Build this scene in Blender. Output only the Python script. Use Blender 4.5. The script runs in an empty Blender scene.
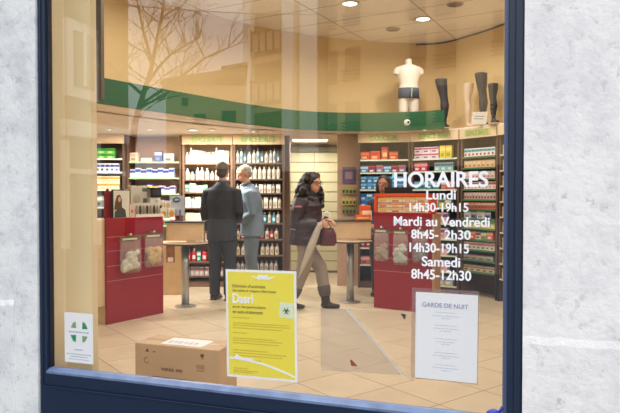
import bpy, bmesh, math, random
from mathutils import Vector, Matrix, Euler
random.seed(7)
PI = math.pi
COL = bpy.context.scene.collection
V = Vector
# ------------------------------------------------------------------ camera frame
F = 603.0; H = 1.38; PITCH = math.atan(11.5 / F)
cp, sp_ = math.cos(PITCH), math.sin(PITCH)
CAM = V((0, 0, H))
def ray(px, py):
    a = (px - 310) / F; b = -(py - 206.5) / F
    return V((a, cp + b * sp_, -sp_ + b * cp))
def at(px, py, Y):
    d = ray(px, py); return CAM + d * (Y / d.y)
def onfloor(px, py, z=0.0):
    d = ray(px, py); return CAM + d * ((z - H) / d.z)
TH = math.atan(1 / 3.0)
U = V((math.cos(TH), -math.sin(TH), 0)); N = V((math.sin(TH), math.cos(TH), 0))   # N points into the shop
G0 = V(((446 - 310) / F * 2.04, 2.04, 0))
def fac(px, py, t=0.0):
    d = ray(px, py); k = ((G0 + N * t) - CAM).dot(N) / d.dot(N); p = CAM + d * k
    return (p - G0).dot(U), p.z
def FP(s, t, z): return G0 + U * s + N * t + V((0, 0, z))
MFAC = Matrix(((U.x, N.x, 0, G0.x), (U.y, N.y, 0, G0.y), (0, 0, 1, 0), (0, 0, 0, 1)))
def mirror(p):
    return p - N * (2 * (p - G0).dot(N))
# ------------------------------------------------------------------ materials
MATS = {}
def mat(name, col, rough=.6, metal=0, var=0, vscale=6, bump=0, bscale=40, emit=None, spec=.5, trans=0, bstr=.3):
    if name in MATS: return MATS[name]
    m = bpy.data.materials.new(name); m.use_nodes = True; nt = m.node_tree; b = nt.nodes['Principled BSDF']
    b.inputs['Base Color'].default_value = (*col, 1); b.inputs['Roughness'].default_value = rough
    b.inputs['Metallic'].default_value = metal; b.inputs['Specular IOR Level'].default_value = spec
    tc = nt.nodes.new('ShaderNodeTexCoord')
    if var:
        n = nt.nodes.new('ShaderNodeTexNoise'); n.inputs['Scale'].default_value = vscale; n.inputs['Detail'].default_value = 5
        nt.links.new(tc.outputs['Object'], n.inputs['Vector'])
        r = nt.nodes.new('ShaderNodeValToRGB')
        r.color_ramp.elements[0].position = .3; r.color_ramp.elements[1].position = .7
        r.color_ramp.elements[0].color = (*[c * (1 - var) for c in col], 1); r.color_ramp.elements[1].color = (*[min(1, c * (1 + var)) for c in col], 1)
        nt.links.new(n.outputs['Fac'], r.inputs['Fac']); nt.links.new(r.outputs['Color'], b.inputs['Base Color'])
    if bump:
        n = nt.nodes.new('ShaderNodeTexNoise'); n.inputs['Scale'].default_value = bscale; n.inputs['Detail'].default_value = 6
        nt.links.new(tc.outputs['Object'], n.inputs['Vector'])
        bp = nt.nodes.new('ShaderNodeBump'); bp.inputs['Strength'].default_value = bstr; bp.inputs['Distance'].default_value = bump
        nt.links.new(n.outputs['Fac'], bp.inputs['Height']); nt.links.new(bp.outputs['Normal'], b.inputs['Normal'])
    if emit:
        b.inputs['Emission Color'].default_value = (*col, 1); b.inputs['Emission Strength'].default_value = emit
    MATS[name] = m; return m
def seethrough(name, col, alpha, rough=.3):
    if name in MATS: return MATS[name]
    m = bpy.data.materials.new(name); m.use_nodes = True; nt = m.node_tree; b = nt.nodes['Principled BSDF']
    b.inputs['Base Color'].default_value = (*col, 1); b.inputs['Roughness'].default_value = rough; b.inputs['Alpha'].default_value = alpha
    MATS[name] = m; return m
def glass_mat(name, ior=1.5, tint=(1, 1, 1)):
    m = bpy.data.materials.new(name); m.use_nodes = True; nt = m.node_tree
    for n in list(nt.nodes): nt.nodes.remove(n)
    o = nt.nodes.new('ShaderNodeOutputMaterial'); mx = nt.nodes.new('ShaderNodeMixShader'); fr = nt.nodes.new('ShaderNodeFresnel')
    tr = nt.nodes.new('ShaderNodeBsdfTransparent'); gl = nt.nodes.new('ShaderNodeBsdfGlossy')
    tr.inputs['Color'].default_value = (*tint, 1); gl.inputs['Roughness'].default_value = 0.0; fr.inputs['IOR'].default_value = ior
    # thickness carries two faces; the back face would otherwise see total internal reflection
    geo = nt.nodes.new('ShaderNodeNewGeometry'); lw = nt.nodes.new('ShaderNodeMath'); lw.operation = 'MULTIPLY_ADD'
    mm = nt.nodes.new('ShaderNodeMath'); mm.operation = 'SUBTRACT'; mm.inputs[0].default_value = 1
    nt.links.new(geo.outputs['Backfacing'], mm.inputs[1])
    mu = nt.nodes.new('ShaderNodeMath'); mu.operation = 'MULTIPLY'
    nt.links.new(fr.outputs[0], mu.inputs[0]); nt.links.new(mm.outputs[0], mu.inputs[1])
    nt.nodes.remove(lw)
    nt.links.new(mu.outputs[0], mx.inputs[0]); nt.links.new(tr.outputs[0], mx.inputs[1]); nt.links.new(gl.outputs[0], mx.inputs[2])
    nt.links.new(mx.outputs[0], o.inputs['Surface']); return m
def emis(name, col, s):
    if name in MATS: return MATS[name]
    m = bpy.data.materials.new(name); m.use_nodes = True; b = m.node_tree.nodes['Principled BSDF']
    b.inputs['Base Color'].default_value = (*col, 1); b.inputs['Emission Color'].default_value = (*col, 1); b.inputs['Emission Strength'].default_value = s
    MATS[name] = m; return m
def srgb(r, g, b):
    f = lambda c: (c / 255 / 12.92) if c / 255 <= .04045 else ((c / 255 + .055) / 1.055) ** 2.4
    return (f(r), f(g), f(b))
# ------------------------------------------------------------------ mesh builder
class MB:
    def __init__(s): s.v = []; s.f = []; s.mi = []; s.cur = 0
    def poly(s, pts, faces):
        o = len(s.v); s.v += [V(p) for p in pts]
        for f in faces: s.f.append([o + i for i in f]); s.mi.append(s.cur)
        return s
    def box(s, x0, x1, y0, y1, z0, z1):
        return s.poly([(x0, y0, z0), (x1, y0, z0), (x1, y1, z0), (x0, y1, z0), (x0, y0, z1), (x1, y0, z1), (x1, y1, z1), (x0, y1, z1)],
                      [(0, 3, 2, 1), (4, 5, 6, 7), (0, 1, 5, 4), (1, 2, 6, 5), (2, 3, 7, 6), (3, 0, 4, 7)])
    def prism(s, poly, z0, z1):
        n = len(poly); area = sum(poly[i][0] * poly[(i + 1) % n][1] - poly[(i + 1) % n][0] * poly[i][1] for i in range(n))
        if area < 0: poly = poly[::-1]
        return s.poly([(x, y, z0) for x, y in poly] + [(x, y, z1) for x, y in poly],
                      [tuple(range(n))[::-1], tuple(range(n, 2 * n))] + [(i, (i + 1) % n, n + (i + 1) % n, n + i) for i in range(n)])
    def vprism(s, poly, y0, y1):   # polygon in x,z extruded along y
        n = len(poly); area = sum(poly[i][0] * poly[(i + 1) % n][1] - poly[(i + 1) % n][0] * poly[i][1] for i in range(n))
        if area < 0: poly = poly[::-1]
        return s.poly([(x, y0, z) for x, z in poly] + [(x, y1, z) for x, z in poly],
                      [tuple(range(n)), tuple(range(n, 2 * n))[::-1]] + [(i, n + i, n + (i + 1) % n, (i + 1) % n) for i in range(n)])
    def lathe(s, prof, cx=0, cy=0, seg=20, z=0, ex=1, ey=1):
        o = len(s.v); m = len(prof)
        for r, h in prof:
            for k in range(seg):
                a = 2 * PI * k / seg; s.v.append(V((cx + r * ex * math.cos(a), cy + r * ey * math.sin(a), z + h)))
        for j in range(m - 1):
            for k in range(seg):
                k2 = (k + 1) % seg
                s.f.append([o + j * seg + k, o + j * seg + k2, o + (j + 1) * seg + k2, o + (j + 1) * seg + k]); s.mi.append(s.cur)
        s.f.append([o + k for k in range(seg)][::-1]); s.mi.append(s.cur)
        s.f.append([o + (m - 1) * seg + k for k in range(seg)]); s.mi.append(s.cur)
        return s
    def tube(s, pts, rad, seg=12, ref=(0, 0, 1), cap=True):
        pts = [V(p) for p in pts]; n = len(pts)
        if not isinstance(rad, (list, tuple)): rad = [rad] * n
        ref = V(ref); o = len(s.v)
        tans = []
        for i in range(n):
            t = (pts[min(i + 1, n - 1)] - pts[max(i - 1, 0)]); t.normalize(); tans.append(t)
        side = tans[0].cross(ref)
        if side.length < .05: side = tans[0].cross(V((1, 0, 0)))
        side.normalize()
        for i in range(n):
            t = tans[i]; side = (side - t * side.dot(t)).normalized(); up = side.cross(t)
            a, b = rad[i] if isinstance(rad[i], (list, tuple)) else (rad[i], rad[i])
            for k in range(seg):
                w = 2 * PI * k / seg; s.v.append(pts[i] + side * (a * math.cos(w)) + up * (b * math.sin(w)))
        for i in range(n - 1):
            for k in range(seg):
                k2 = (k + 1) % seg
                s.f.append([o + i * seg + k, o + i * seg + k2, o + (i + 1) * seg + k2, o + (i + 1) * seg + k][::-1]); s.mi.append(s.cur)
        if cap:
            s.f.append([o + k for k in range(seg)]); s.mi.append(s.cur)
            s.f.append([o + (n - 1) * seg + k for k in range(seg)][::-1]); s.mi.append(s.cur)
        return s
    def ell(s, c, r, rot=(0, 0, 0), seg=16, rings=10):
        R = Euler(rot).to_matrix(); c = V(c); o = len(s.v)
        for j in range(1, rings):
            a = PI * j / rings
            for k in range(seg):
                w = 2 * PI * k / seg
                s.v.append(c + R @ V((r[0] * math.sin(a) * math.cos(w), r[1] * math.sin(a) * math.sin(w), -r[2] * math.cos(a))))
        b = len(s.v); s.v.append(c + R @ V((0, 0, -r[2]))); s.v.append(c + R @ V((0, 0, r[2])))
        for j in range(rings - 2):
            for k in range(seg):
                k2 = (k + 1) % seg
                s.f.append([o + j * seg + k, o + j * seg + k2, o + (j + 1) * seg + k2, o + (j + 1) * seg + k]); s.mi.append(s.cur)
        for k in range(seg):
            k2 = (k + 1) % seg
            s.f.append([b, o + k2, o + k]); s.mi.append(s.cur)
            s.f.append([b + 1, o + (rings - 2) * seg + k, o + (rings - 2) * seg + k2]); s.mi.append(s.cur)
        return s
    def map(s, fn): s.v = [V(fn(p)) for p in s.v]; return s
    def build(s, name, mats, parent=None, smooth=False, flip=False, bevel=0, remesh=0, sm=6):
        me = bpy.data.meshes.new(name)
        fs = [f[::-1] for f in s.f] if flip else s.f
        me.from_pydata([tuple(p) for p in s.v], [], fs)
        if not isinstance(mats, (list, tuple)): mats = [mats]
        for m in mats: me.materials.append(m)
        me.polygons.foreach_set('material_index', s.mi)
        if smooth: me.polygons.foreach_set('use_smooth', [True] * len(s.f))
        me.update()
        o = bpy.data.objects.new(name, me); COL.objects.link(o)
        if parent: o.parent = parent
        if remesh:
            r = o.modifiers.new('r', 'REMESH'); r.mode = 'VOXEL'; r.voxel_size = remesh; r.use_smooth_shade = True
            q = o.modifiers.new('s', 'SMOOTH'); q.iterations = sm; q.factor = .5
        if bevel:
            q = o.modifiers.new('b', 'BEVEL'); q.width = bevel; q.segments = 2; q.limit_method = 'ANGLE'
        return o
def tag(o, label=None, cat=None, group=None, kind=None):
    if label: o['label'] = label
    if cat: o['category'] = cat
    if group: o['group'] = group
    if kind: o['kind'] = kind
    return o
def thing(name, label, cat, loc=(0, 0, 0), rz=0, group=None, M=None):
    o = bpy.data.objects.new(name, None); COL.objects.link(o); o.empty_display_size = .1
    if M is not None: o.matrix_world = M
    else: o.location = loc; o.rotation_euler = (0, 0, rz)
    return tag(o, label, cat, group)
def struct(name, mb, m, **k):
    o = mb.build(name, m, **k); o['kind'] = 'structure'; return o
def copy_tree(root):
    c = root.copy(); COL.objects.link(c)
    for ch in list(root.children):
        d = ch.copy(); COL.objects.link(d); d.parent = c; d.matrix_parent_inverse = ch.matrix_parent_inverse.copy()
        for g in list(ch.children):
            e = g.copy(); COL.objects.link(e); e.parent = d
    return c
FACEROT = Matrix(((1, 0, 0), (0, 0, -1), (0, 1, 0)))    # text plane (x,y) -> (x, z), normal -y
def text(name, s, w, h, m, parent, x, y, z, bold=.0, depth=.001, align='l', fat=0):
    """lettering fitted in w x h, lower left (or centre) at local x,z on plane y facing -y"""
    cu = bpy.data.curves.new(name, 'FONT'); cu.body = s; cu.size = 1; cu.offset = bold; cu.extrude = .01
    o = bpy.data.objects.new(name, cu); COL.objects.link(o)
    bpy.context.view_layer.update()
    dg = bpy.context.evaluated_depsgraph_get()
    me = bpy.data.meshes.new_from_object(o.evaluated_get(dg))
    bpy.data.objects.remove(o)
    xs = [v.co.x for v in me.vertices]; ys = [v.co.y for v in me.vertices]
    x0, x1, y0, y1 = min(xs), max(xs), min(ys), max(ys)
    sx = w / (x1 - x0) if w else None; sy = h / (y1 - y0)
    if sx is None: sx = sy
    ox = x - (w / 2 if (align == 'c' and w) else 0)
    if align == 'c' and not w: ox = x - (x1 - x0) * sx / 2
    if fat:      # heavier stroke: the same glyphs set again a hair to each side
        bm = bmesh.new(); bm.from_mesh(me); g0 = bm.verts[:] + bm.edges[:] + bm.faces[:]
        for li, (dx, dy) in enumerate(((fat, 0), (-fat, 0), (0, fat * .6), (0, -fat * .6))):
            r = bmesh.ops.duplicate(bm, geom=g0); bmesh.ops.translate(bm, vec=(dx, dy, li + 1), verts=[e for e in r['geom'] if isinstance(e, bmesh.types.BMVert)])
        bm.to_mesh(me); bm.free()
    for v in me.vertices:
        v.co = V((ox + (v.co.x - x0) * sx, y + (-depth if v.co.z > round(v.co.z) else 0) - .00012 * round(v.co.z), z + (v.co.y - y0) * sy))
    me.materials.clear(); me.materials.append(m)
    t = bpy.data.objects.new(name, me); COL.objects.link(t); t.parent = parent
    return t
# ------------------------------------------------------------------ palette
NAVY = mat('navy_paint', srgb(21, 38, 64), .42, var=.06, vscale=3)
NAVYD = mat('navy_gasket', srgb(14, 20, 40), .6)
WOODP = mat('beige_laminate', srgb(222, 192, 150), .5, var=.06, vscale=9)
TANW = mat('tan_wall', srgb(219, 190, 138), .8, var=.03, vscale=1.5)
PILL = mat('cream_plaster', srgb(240, 216, 168), .85, var=.03, vscale=2)
GREEN = mat('green_paint', srgb(6, 84, 44), .5)
REDL = mat('red_laminate', srgb(148, 13, 38), .38, var=.05, vscale=3)
WHITE = mat('white_plastic', srgb(240, 238, 232), .4)
PAPER = mat('white_paper', srgb(252, 252, 255), .8)
BLACK = mat('black_plastic', srgb(18, 18, 20), .4)
DKWOOD = mat('dark_brown_board', srgb(92, 66, 52), .6, var=.1)
SHELFB = mat('brown_back_board', srgb(132, 96, 78), .7, var=.05)
STEEL = mat('brushed_steel', srgb(178, 178, 176), .35, .9)
LIME = mat('lime_strip', srgb(130, 190, 70), .5)
GLASSY = seethrough('shelf_glass', (.7, .9, .8), .35, .1)
GREYT = mat('grey_print', srgb(130, 135, 160), .8)
DARKT = mat('dark_print', srgb(70, 60, 50), .8)

# ------------------------------------------------------------------ exterior facade of the shop (facade local frame: x along, y inwards, z up)
def stone(name, base, dark, seed):
    m = bpy.data.materials.new(name); m.use_nodes = True; nt = m.node_tree; b = nt.nodes['Principled BSDF']; b.inputs['Roughness'].default_value = .9
    tc = nt.nodes.new('ShaderNodeTexCoord'); L = nt.links
    def noise(sc, det, off):
        mp = nt.nodes.new('ShaderNodeMapping'); mp.inputs['Location'].default_value = (off + seed, off, 0)
        n = nt.nodes.new('ShaderNodeTexNoise'); n.inputs['Scale'].default_value = sc; n.inputs['Detail'].default_value = det; n.inputs['Roughness'].default_value = .65
        L.new(tc.outputs['Object'], mp.inputs['Vector']); L.new(mp.outputs[0], n.inputs['Vector']); return n
    def ramp(src, p0, p1, c0, c1):
        r = nt.nodes.new('ShaderNodeValToRGB'); r.color_ramp.elements[0].position = p0; r.color_ramp.elements[1].position = p1
        r.color_ramp.elements[0].color = (*c0, 1); r.color_ramp.elements[1].color = (*c1, 1); L.new(src, r.inputs['Fac']); return r
    n1 = noise(7, 8, 0); r1 = ramp(n1.outputs['Fac'], .38, .56, dark, base)
    n2 = noise(30, 6, 3); r2 = ramp(n2.outputs['Fac'], .30, .44, (.62, .6, .58), (1, 1, 1))
    n3 = noise(14, 12, 9); r3 = ramp(n3.outputs['Fac'], .655, .70, (1, 1, 1), (.6, .58, .55))
    m1 = nt.nodes.new('ShaderNodeMixRGB'); m1.blend_type = 'MULTIPLY'; m1.inputs[0].default_value = .6
    m2 = nt.nodes.new('ShaderNodeMixRGB'); m2.blend_type = 'MULTIPLY'; m2.inputs[0].default_value = .7
    L.new(r1.outputs[0], m1.inputs[1]); L.new(r2.outputs[0], m1.inputs[2]); L.new(m1.outputs[0], m2.inputs[1]); L.new(r3.outputs[0], m2.inputs[2])
    L.new(m2.outputs[0], b.inputs['Base Color'])
    bp = nt.nodes.new('ShaderNodeBump'); bp.inputs['Distance'].default_value = .006; bp.inputs['Strength'].default_value = .55
    ad = nt.nodes.new('ShaderNodeMath'); ad.operation = 'ADD'; L.new(n1.outputs['Fac'], ad.inputs[0]); L.new(n2.outputs['Fac'], ad.inputs[1])
    L.new(ad.outputs[0], bp.inputs['Height']); L.new(bp.outputs[0], b.inputs['Normal']); return m
ST_R = stone('pale_limestone', srgb(235, 233, 234), srgb(222, 220, 223), 0)
ST_L = stone('grey_limestone', srgb(224, 226, 228), srgb(204, 207, 212), 5)  # slightly greyer mix than the right-hand stone
sL, _ = fac(36.5, 206, -.045); sR, _ = fac(523.5, 206, -.045)
ZJ = fac(570, 340.5, -.05)[1]
ROT = Matrix
def facobj(name, mb, m, **k):
    o = struct(name, mb, m, **k); o.matrix_world = MFAC; return o
w = MB()
w.box(sR, sR + 2.6, -.045, .25, ZJ + .006, 4.3)
w.vprism([(sR, -.12), (sR + 2.6, -.12), (sR + 2.6, ZJ + .006), (sR, ZJ + .006)], -.045, .25)
def course(w, s0, s1, sgn, dp=.049):
    # lower stone course, slightly proud, with a worn chamfered top
    n = 160
    for i in range(n):
        a = s0 + (s1 - s0) * i / n; b = s0 + (s1 - s0) * (i + 1) / n
        ja, jb = .003 * math.sin(i * 1.1) * math.sin(i * .27), .003 * math.sin((i + 1) * 1.1) * math.sin((i + 1) * .27)
        w.poly([(a, -dp, -.12), (b, -dp, -.12), (b, -dp, ZJ - .02 + jb), (a, -dp, ZJ - .02 + ja), (a, -.045, ZJ + .004 + ja), (b, -.045, ZJ + .004 + jb)],
               [(0, 1, 2, 3), (3, 2, 5, 4)])
course(w, sR, sR + 2.6, 1)
dp = .049
w.poly([(sR, -dp, -.12), (sR, -.045, -.12), (sR, -.045, ZJ), (sR, -dp, ZJ - .02)], [(0, 3, 2, 1)])
facobj('wall_right', w, ST_R)
w = MB(); sl2 = fac(13, 206, -.05)[0]
w.box(sL - 2.2, sL, -.045, .25, -.12, 4.3)
course(w, sL - 2.2, sl2, 1, .053); dp = .053
w.poly([(sl2, -dp, -.12), (sl2, -.045, -.12), (sl2, -.045, ZJ), (sl2, -dp, ZJ - .02)], [(0, 1, 2, 3)])
facobj('wall_left', w, ST_L)
w = MB(); w.box(sL - .001, sR + .001, -.045, .25, 2.9, 4.3); facobj('wall_top', w, ST_R)
# window joinery
gL = fac(52.8, 206, .006)[0]; gR = fac(503.5, 206, -.01)[0]
zg = fac(256, 389, -.0)[1]
win = tag(bpy.data.objects.new('window_1', None)); COL.objects.link(win); win.matrix_world = MFAC; win['kind'] = 'structure'
fr = MB(); zs = zg - .045
fr.box(sL, gL - .008, -.03, .02, -.12, 2.95); fr.box(gR + .014, sR, -.035, .02, -.12, 2.95)
fr.box(gL - .012, gR + .014, -.03, .05, 2.75, 2.95)
mid1 = sL + (gL - sL) * .42
fr.box(sL + .004, mid1, -.036, -.03, -.12, 2.95)
fr.box(gR + .034, sR - .004, -.04, -.035, -.12, 2.95)
fr.box(gL - .012, gR + .014, -.03, .04, -.12, zg - .012)
o = fr.build('window_frame', NAVY, win, bevel=.003)
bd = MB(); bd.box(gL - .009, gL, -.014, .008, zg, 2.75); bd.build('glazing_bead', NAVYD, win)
bd = MB(); bd.box(gR, gR + .014, -.02, .02, zg, 2.75); bd.build('glazing_bead', mat('pale_navy', srgb(82, 98, 132), .4), win)  # paler blue-grey bead along the right inner edge
sill = MB()
sill.poly([(gL - .008, -.031, zg - .02), (gR + .014, -.031, zg - .02), (gR + .014, .01, zg - .02), (gL - .008, .01, zg - .02),
           (gL - .008, -.031, zg - .011), (gR + .014, -.031, zg - .011), (gR + .014, -.008, zg), (gL - .008, -.008, zg), (gR + .014, .01, zg), (gL - .008, .01, zg)],
          [(0, 3, 2, 1), (0, 1, 5, 4), (4, 5, 6, 7), (7, 6, 8, 9), (2, 3, 9, 8), (0, 4, 7, 9, 3), (1, 2, 8, 6, 5)])
sill.build('window_sill', mat('sill_highlight', srgb(104, 122, 158), .35, var=.25, vscale=14), win)  # bluish highlight along the sill is put into its paler colour
rb = MB(); rb.box(sL + .01, sR - .01, -.042, -.03, zg - .075, zg - .07); rb.box(sL + .01, sR - .01, -.038, -.03, -.1, zg - .07)
rb.build('window_panel', NAVY, win, bevel=.0015)
gl = MB(); gl.box(gL - .005, gR + .005, 0, .006, zg - .02, 2.77)
GLASS = glass_mat('shop_window_glass', 2.12, (.985, .985, .985))
gl.build('window_glass', GLASS, win)

# ------------------------------------------------------------------ room shell
def tile_mat():
    m = bpy.data.materials.new('floor_tiles'); m.use_nodes = True; nt = m.node_tree; b = nt.nodes['Principled BSDF']; L = nt.links
    tc = nt.nodes.new('ShaderNodeTexCoord'); mp = nt.nodes.new('ShaderNodeMapping'); mp.vector_type = 'POINT'
    mp.inputs['Rotation'].default_value = (0, 0, -math.atan2(.607, .795)); mp.inputs['Location'].default_value = (-1.66 + .47 * 20, -3.09 + .47 * 20, 0)
    br = nt.nodes.new('ShaderNodeTexBrick'); br.offset = 0; br.squash = 1
    br.inputs['Scale'].default_value = 1; br.inputs['Brick Width'].default_value = .47; br.inputs['Row Height'].default_value = .47
    br.inputs['Mortar Size'].default_value = .0035; br.inputs['Mortar Smooth'].default_value = .1; br.inputs['Bias'].default_value = 0
    br.inputs['Color1'].default_value = (*srgb(222, 204, 176), 1); br.inputs['Color2'].default_value = (*srgb(214, 195, 166), 1)
    br.inputs['Mortar'].default_value = (*srgb(120, 96, 80), 1)
    n = nt.nodes.new('ShaderNodeTexNoise'); n.inputs['Scale'].default_value = 5; n.inputs['Detail'].default_value = 7
    mx = nt.nodes.new('ShaderNodeMixRGB'); mx.blend_type = 'MULTIPLY'; mx.inputs[0].default_value = .35
    r = nt.nodes.new('ShaderNodeValToRGB'); r.color_ramp.elements[0].position = .35; r.color_ramp.elements[0].color = (.78, .74, .7, 1); r.color_ramp.elements[1].position = .65
    L.new(tc.outputs['Object'], mp.inputs[0]); L.new(mp.outputs[0], br.inputs['Vector']); L.new(mp.outputs[0], n.inputs['Vector']); L.new(n.outputs[0], r.inputs[0])
    L.new(br.outputs['Color'], mx.inputs[1]); L.new(r.outputs[0], mx.inputs[2]); L.new(mx.outputs[0], b.inputs['Base Color'])
    b.inputs['Roughness'].default_value = .33; return m
pL = FP(-4.2, .25, 0); pR = FP(2.9, .25, 0)
foot = [(pL.x, pL.y), (pR.x, pR.y), (4.4, 11.2), (-4.9, 11.2)]
w = MB(); w.prism(foot, -.12, 0); struct('floor', w, tile_mat())
def ceil_mat():
    m = bpy.data.materials.new('ceiling_panels'); m.use_nodes = True; nt = m.node_tree; b = nt.nodes['Principled BSDF']; L = nt.links
    tc = nt.nodes.new('ShaderNodeTexCoord'); mp = nt.nodes.new('ShaderNodeMapping'); mp.inputs['Rotation'].default_value = (0, 0, .5)
    br = nt.nodes.new('ShaderNodeTexBrick'); br.offset = 0; br.inputs['Scale'].default_value = 1; br.inputs['Brick Width'].default_value = 1.2; br.inputs['Row Height'].default_value = .6
    br.inputs['Mortar Size'].default_value = .008; br.inputs['Color1'].default_value = br.inputs['Color2'].default_value = (*srgb(238, 230, 222), 1)
    br.inputs['Mortar'].default_value = (*srgb(176, 160, 148), 1)
    L.new(tc.outputs['Object'], mp.inputs[0]); L.new(mp.outputs[0], br.inputs['Vector']); L.new(br.outputs['Color'], b.inputs['Base Color']); b.inputs['Roughness'].default_value = .9
    return m
CZ = 3.68
w = MB(); w.prism(foot, CZ, CZ + .1); struct('ceiling', w, ceil_mat())
w = MB(); w.prism([(-5, 11.2), (4.5, 11.2), (4.5, 11.3), (-5, 11.3)], -.12, CZ); struct('wall_back', w, TANW)
w = MB(); w.prism([(pL.x, pL.y), (-4.9, 11.2), (-5, 11.2), (pL.x - .1, pL.y)], -.12, CZ); struct('wall_west', w, TANW)
w = MB(); w.prism([(pR.x, pR.y), (4.4, 11.2), (4.5, 11.2), (pR.x + .1, pR.y)], -.12, CZ); struct('wall_east', w, TANW)
def arc(pts, n=8):
    out = []
    P = [V((*p, 0)) for p in pts]; P = [P[0] * 2 - P[1]] + P + [P[-1] * 2 - P[-2]]
    for i in range(1, len(P) - 2):
        for k in range(n):
            t = k / n; a, b, c, d = P[i - 1:i + 3]
            q = .5 * ((2 * b) + (c - a) * t + (2 * a - 5 * b + 4 * c - d) * t * t + (3 * b - a - 3 * c + d) * t ** 3)
            out.append((q.x, q.y))
    out.append(tuple(P[-2].xy)); return out
UA = arc([(-3.35, 4.55), (-2.75, 5.75), (-1.8, 7.2), (-.84, 8.16), (-.13, 8.66), (.63, 8.98), (1.45, 9.18), (1.97, 9.1), (2.3, 8.67), (2.57, 8.16), (2.95, 7.3), (3.25, 6.2), (3.5, 5)])
FA = arc([(-3.0, 4.3), (-2.62, 5.1), (-2.11, 5.93), (-1.29, 7.09), (-.7, 7.85), (-.14, 8.35), (.45, 8.55), (.99, 8.55), (1.45, 8.45), (1.84, 8.27)])
HB = .86 + H + .045; SO = 2.285
def ribbon(w, A, B, z0, z1):
    n = len(A)
    pts = [(x, y, z0) for x, y in A] + [(x, y, z0) for x, y in B] + [(x, y, z1) for x, y in A] + [(x, y, z1) for x, y in B]
    fs = []
    for i in range(n - 1):
        fs += [(i, i + 1, 2 * n + i + 1, 2 * n + i), (n + i + 1, n + i, 3 * n + i, 3 * n + i + 1), (2 * n + i, 2 * n + i + 1, 3 * n + i + 1, 3 * n + i), (i + 1, i, n + i, n + i + 1)]
    fs += [(0, 2 * n, 3 * n, n), (n - 1, 2 * n - 1, 4 * n - 1, 3 * n - 1)]
    w.poly(pts, fs)
off = lambda A, d: [(x, y + d) for x, y in A]
w = MB(); ribbon(w, UA, off(UA, .12), SO, CZ); struct('wall_upper', w, TANW, smooth=False)
w = MB(); ribbon(w, FA, off(FA, .05), SO, SO + .26); struct('trim_1', w, GREEN)
SOFM = mat('soffit_paint', srgb(246, 230, 214), .8)
w = MB()     # soffit slab: fascia line on the left, header line on the right
HA = [(1.84, 8.36), (1.88, 8.46), (2.07, 8.34), (2.48, 7.73), (2.62, 7.45), (2.9, 6.9)]
fr_ = FA[:-1] + HA
poly = fr_ + [(4.3, 6.9), (4.35, 11.15), (-4.8, 11.15), (-4.3, 4.3)]
w.prism([(x, y + .02) for x, y in poly], SO, SO + .02)
struct('trim_2', w, SOFM)
w = MB(); bl = off(UA, -.008)[50:-12]
ribbon(w, bl, off(bl, .008), CZ - .03, CZ - .008); struct('trim_3', w, mat('blue_edge', srgb(70, 80, 120), .6))
def wallpanel(name, px0, px1, Y, z0=0, z1=SO, d=.08, m=TANW):
    a = at(px0, 195, Y).x; b = at(px1, 195, Y).x
    w = MB(); w.box(a, b, Y, Y + d, z0, z1); return struct(name, w, m)
wallpanel('wall_niche', 337.5, 358, 9.15, m=mat('brown_wall', srgb(176, 142, 118), .8, var=.04))
wallpanel('wall_behind_left', 40, 286, 9.62)
wallpanel('wall_behind_right', 360, 480, 9.5)
wallpanel('wall_strip', 284.5, 289.5, 9.2, d=.5, m=mat('brown_wall2', srgb(120, 90, 70), .8))
# pilaster of the shop just behind the glass on the left
s0, _ = fac(50, 206, .12); s1, _ = fac(97.3, 206, .16)
w = MB(); w.box(s0 - .5, s1, .12, .16, 0, 2.95); facobj('wall_pilaster', w, PILL)
w = MB(); w.box(s0 - .5, fac(64.5, 206, .115)[0], .112, .12, 0, 2.95); facobj('trim_4', w, mat('cream_trim', srgb(248, 228, 188), .8))
w = MB(); w.box(s0 - .5, gR + .3, .06, .12, 2.8, 2.95); facobj('trim_5', w, PILL)
w = MB(); w.box(sL - .02, sL + .006, .021, .25, 0, 2.95); facobj('trim_7', w, mat('cream_reveal', srgb(244, 222, 178), .8))
# dark vertical strip on the upper left wall
a = at(97, 50, 5.7); w = MB(); w.box(a.x - .12, a.x + .04, 5.7, 5.78, SO, CZ); struct('trim_6', w, mat('grey_strip', srgb(92, 82, 72), .6))

# alcove with slatted cream panel
def slat_mat():
    return mat('cream_slat', srgb(232, 226, 190), .5)
Yd = 10.7; xa = at(290, 195, Yd).x; xb = at(338.5, 195, Yd).x
dr = tag(bpy.data.objects.new('door_1', None), kind='structure'); COL.objects.link(dr); dr.location = (0, 0, 0)
ztop = at(300, 152, Yd).z
w = MB(); nsl = 12
for i in range(nsl):
    z0 = .04 + (ztop - .04) * i / nsl; z1 = .04 + (ztop - .04) * (i + 1) / nsl - .014
    for (p, q) in ((xa, (xa + xb) / 2 - .004), ((xa + xb) / 2 + .004, xb)):
        w.box(p, q, Yd, Yd + .02, z0, z1)
w.build('door_slats', slat_mat(), dr)
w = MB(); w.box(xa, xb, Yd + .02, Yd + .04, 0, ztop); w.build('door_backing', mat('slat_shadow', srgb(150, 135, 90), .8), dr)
w = MB(); w.box(xa - .03, xb + .1, Yd - .05, Yd + .05, ztop, ztop + .09); w.box(xa - .05, xa, Yd - .05, Yd + .05, 0, ztop + .09)
w.build('door_frame', mat('grey_frame', srgb(120, 116, 100), .5), dr)

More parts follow.
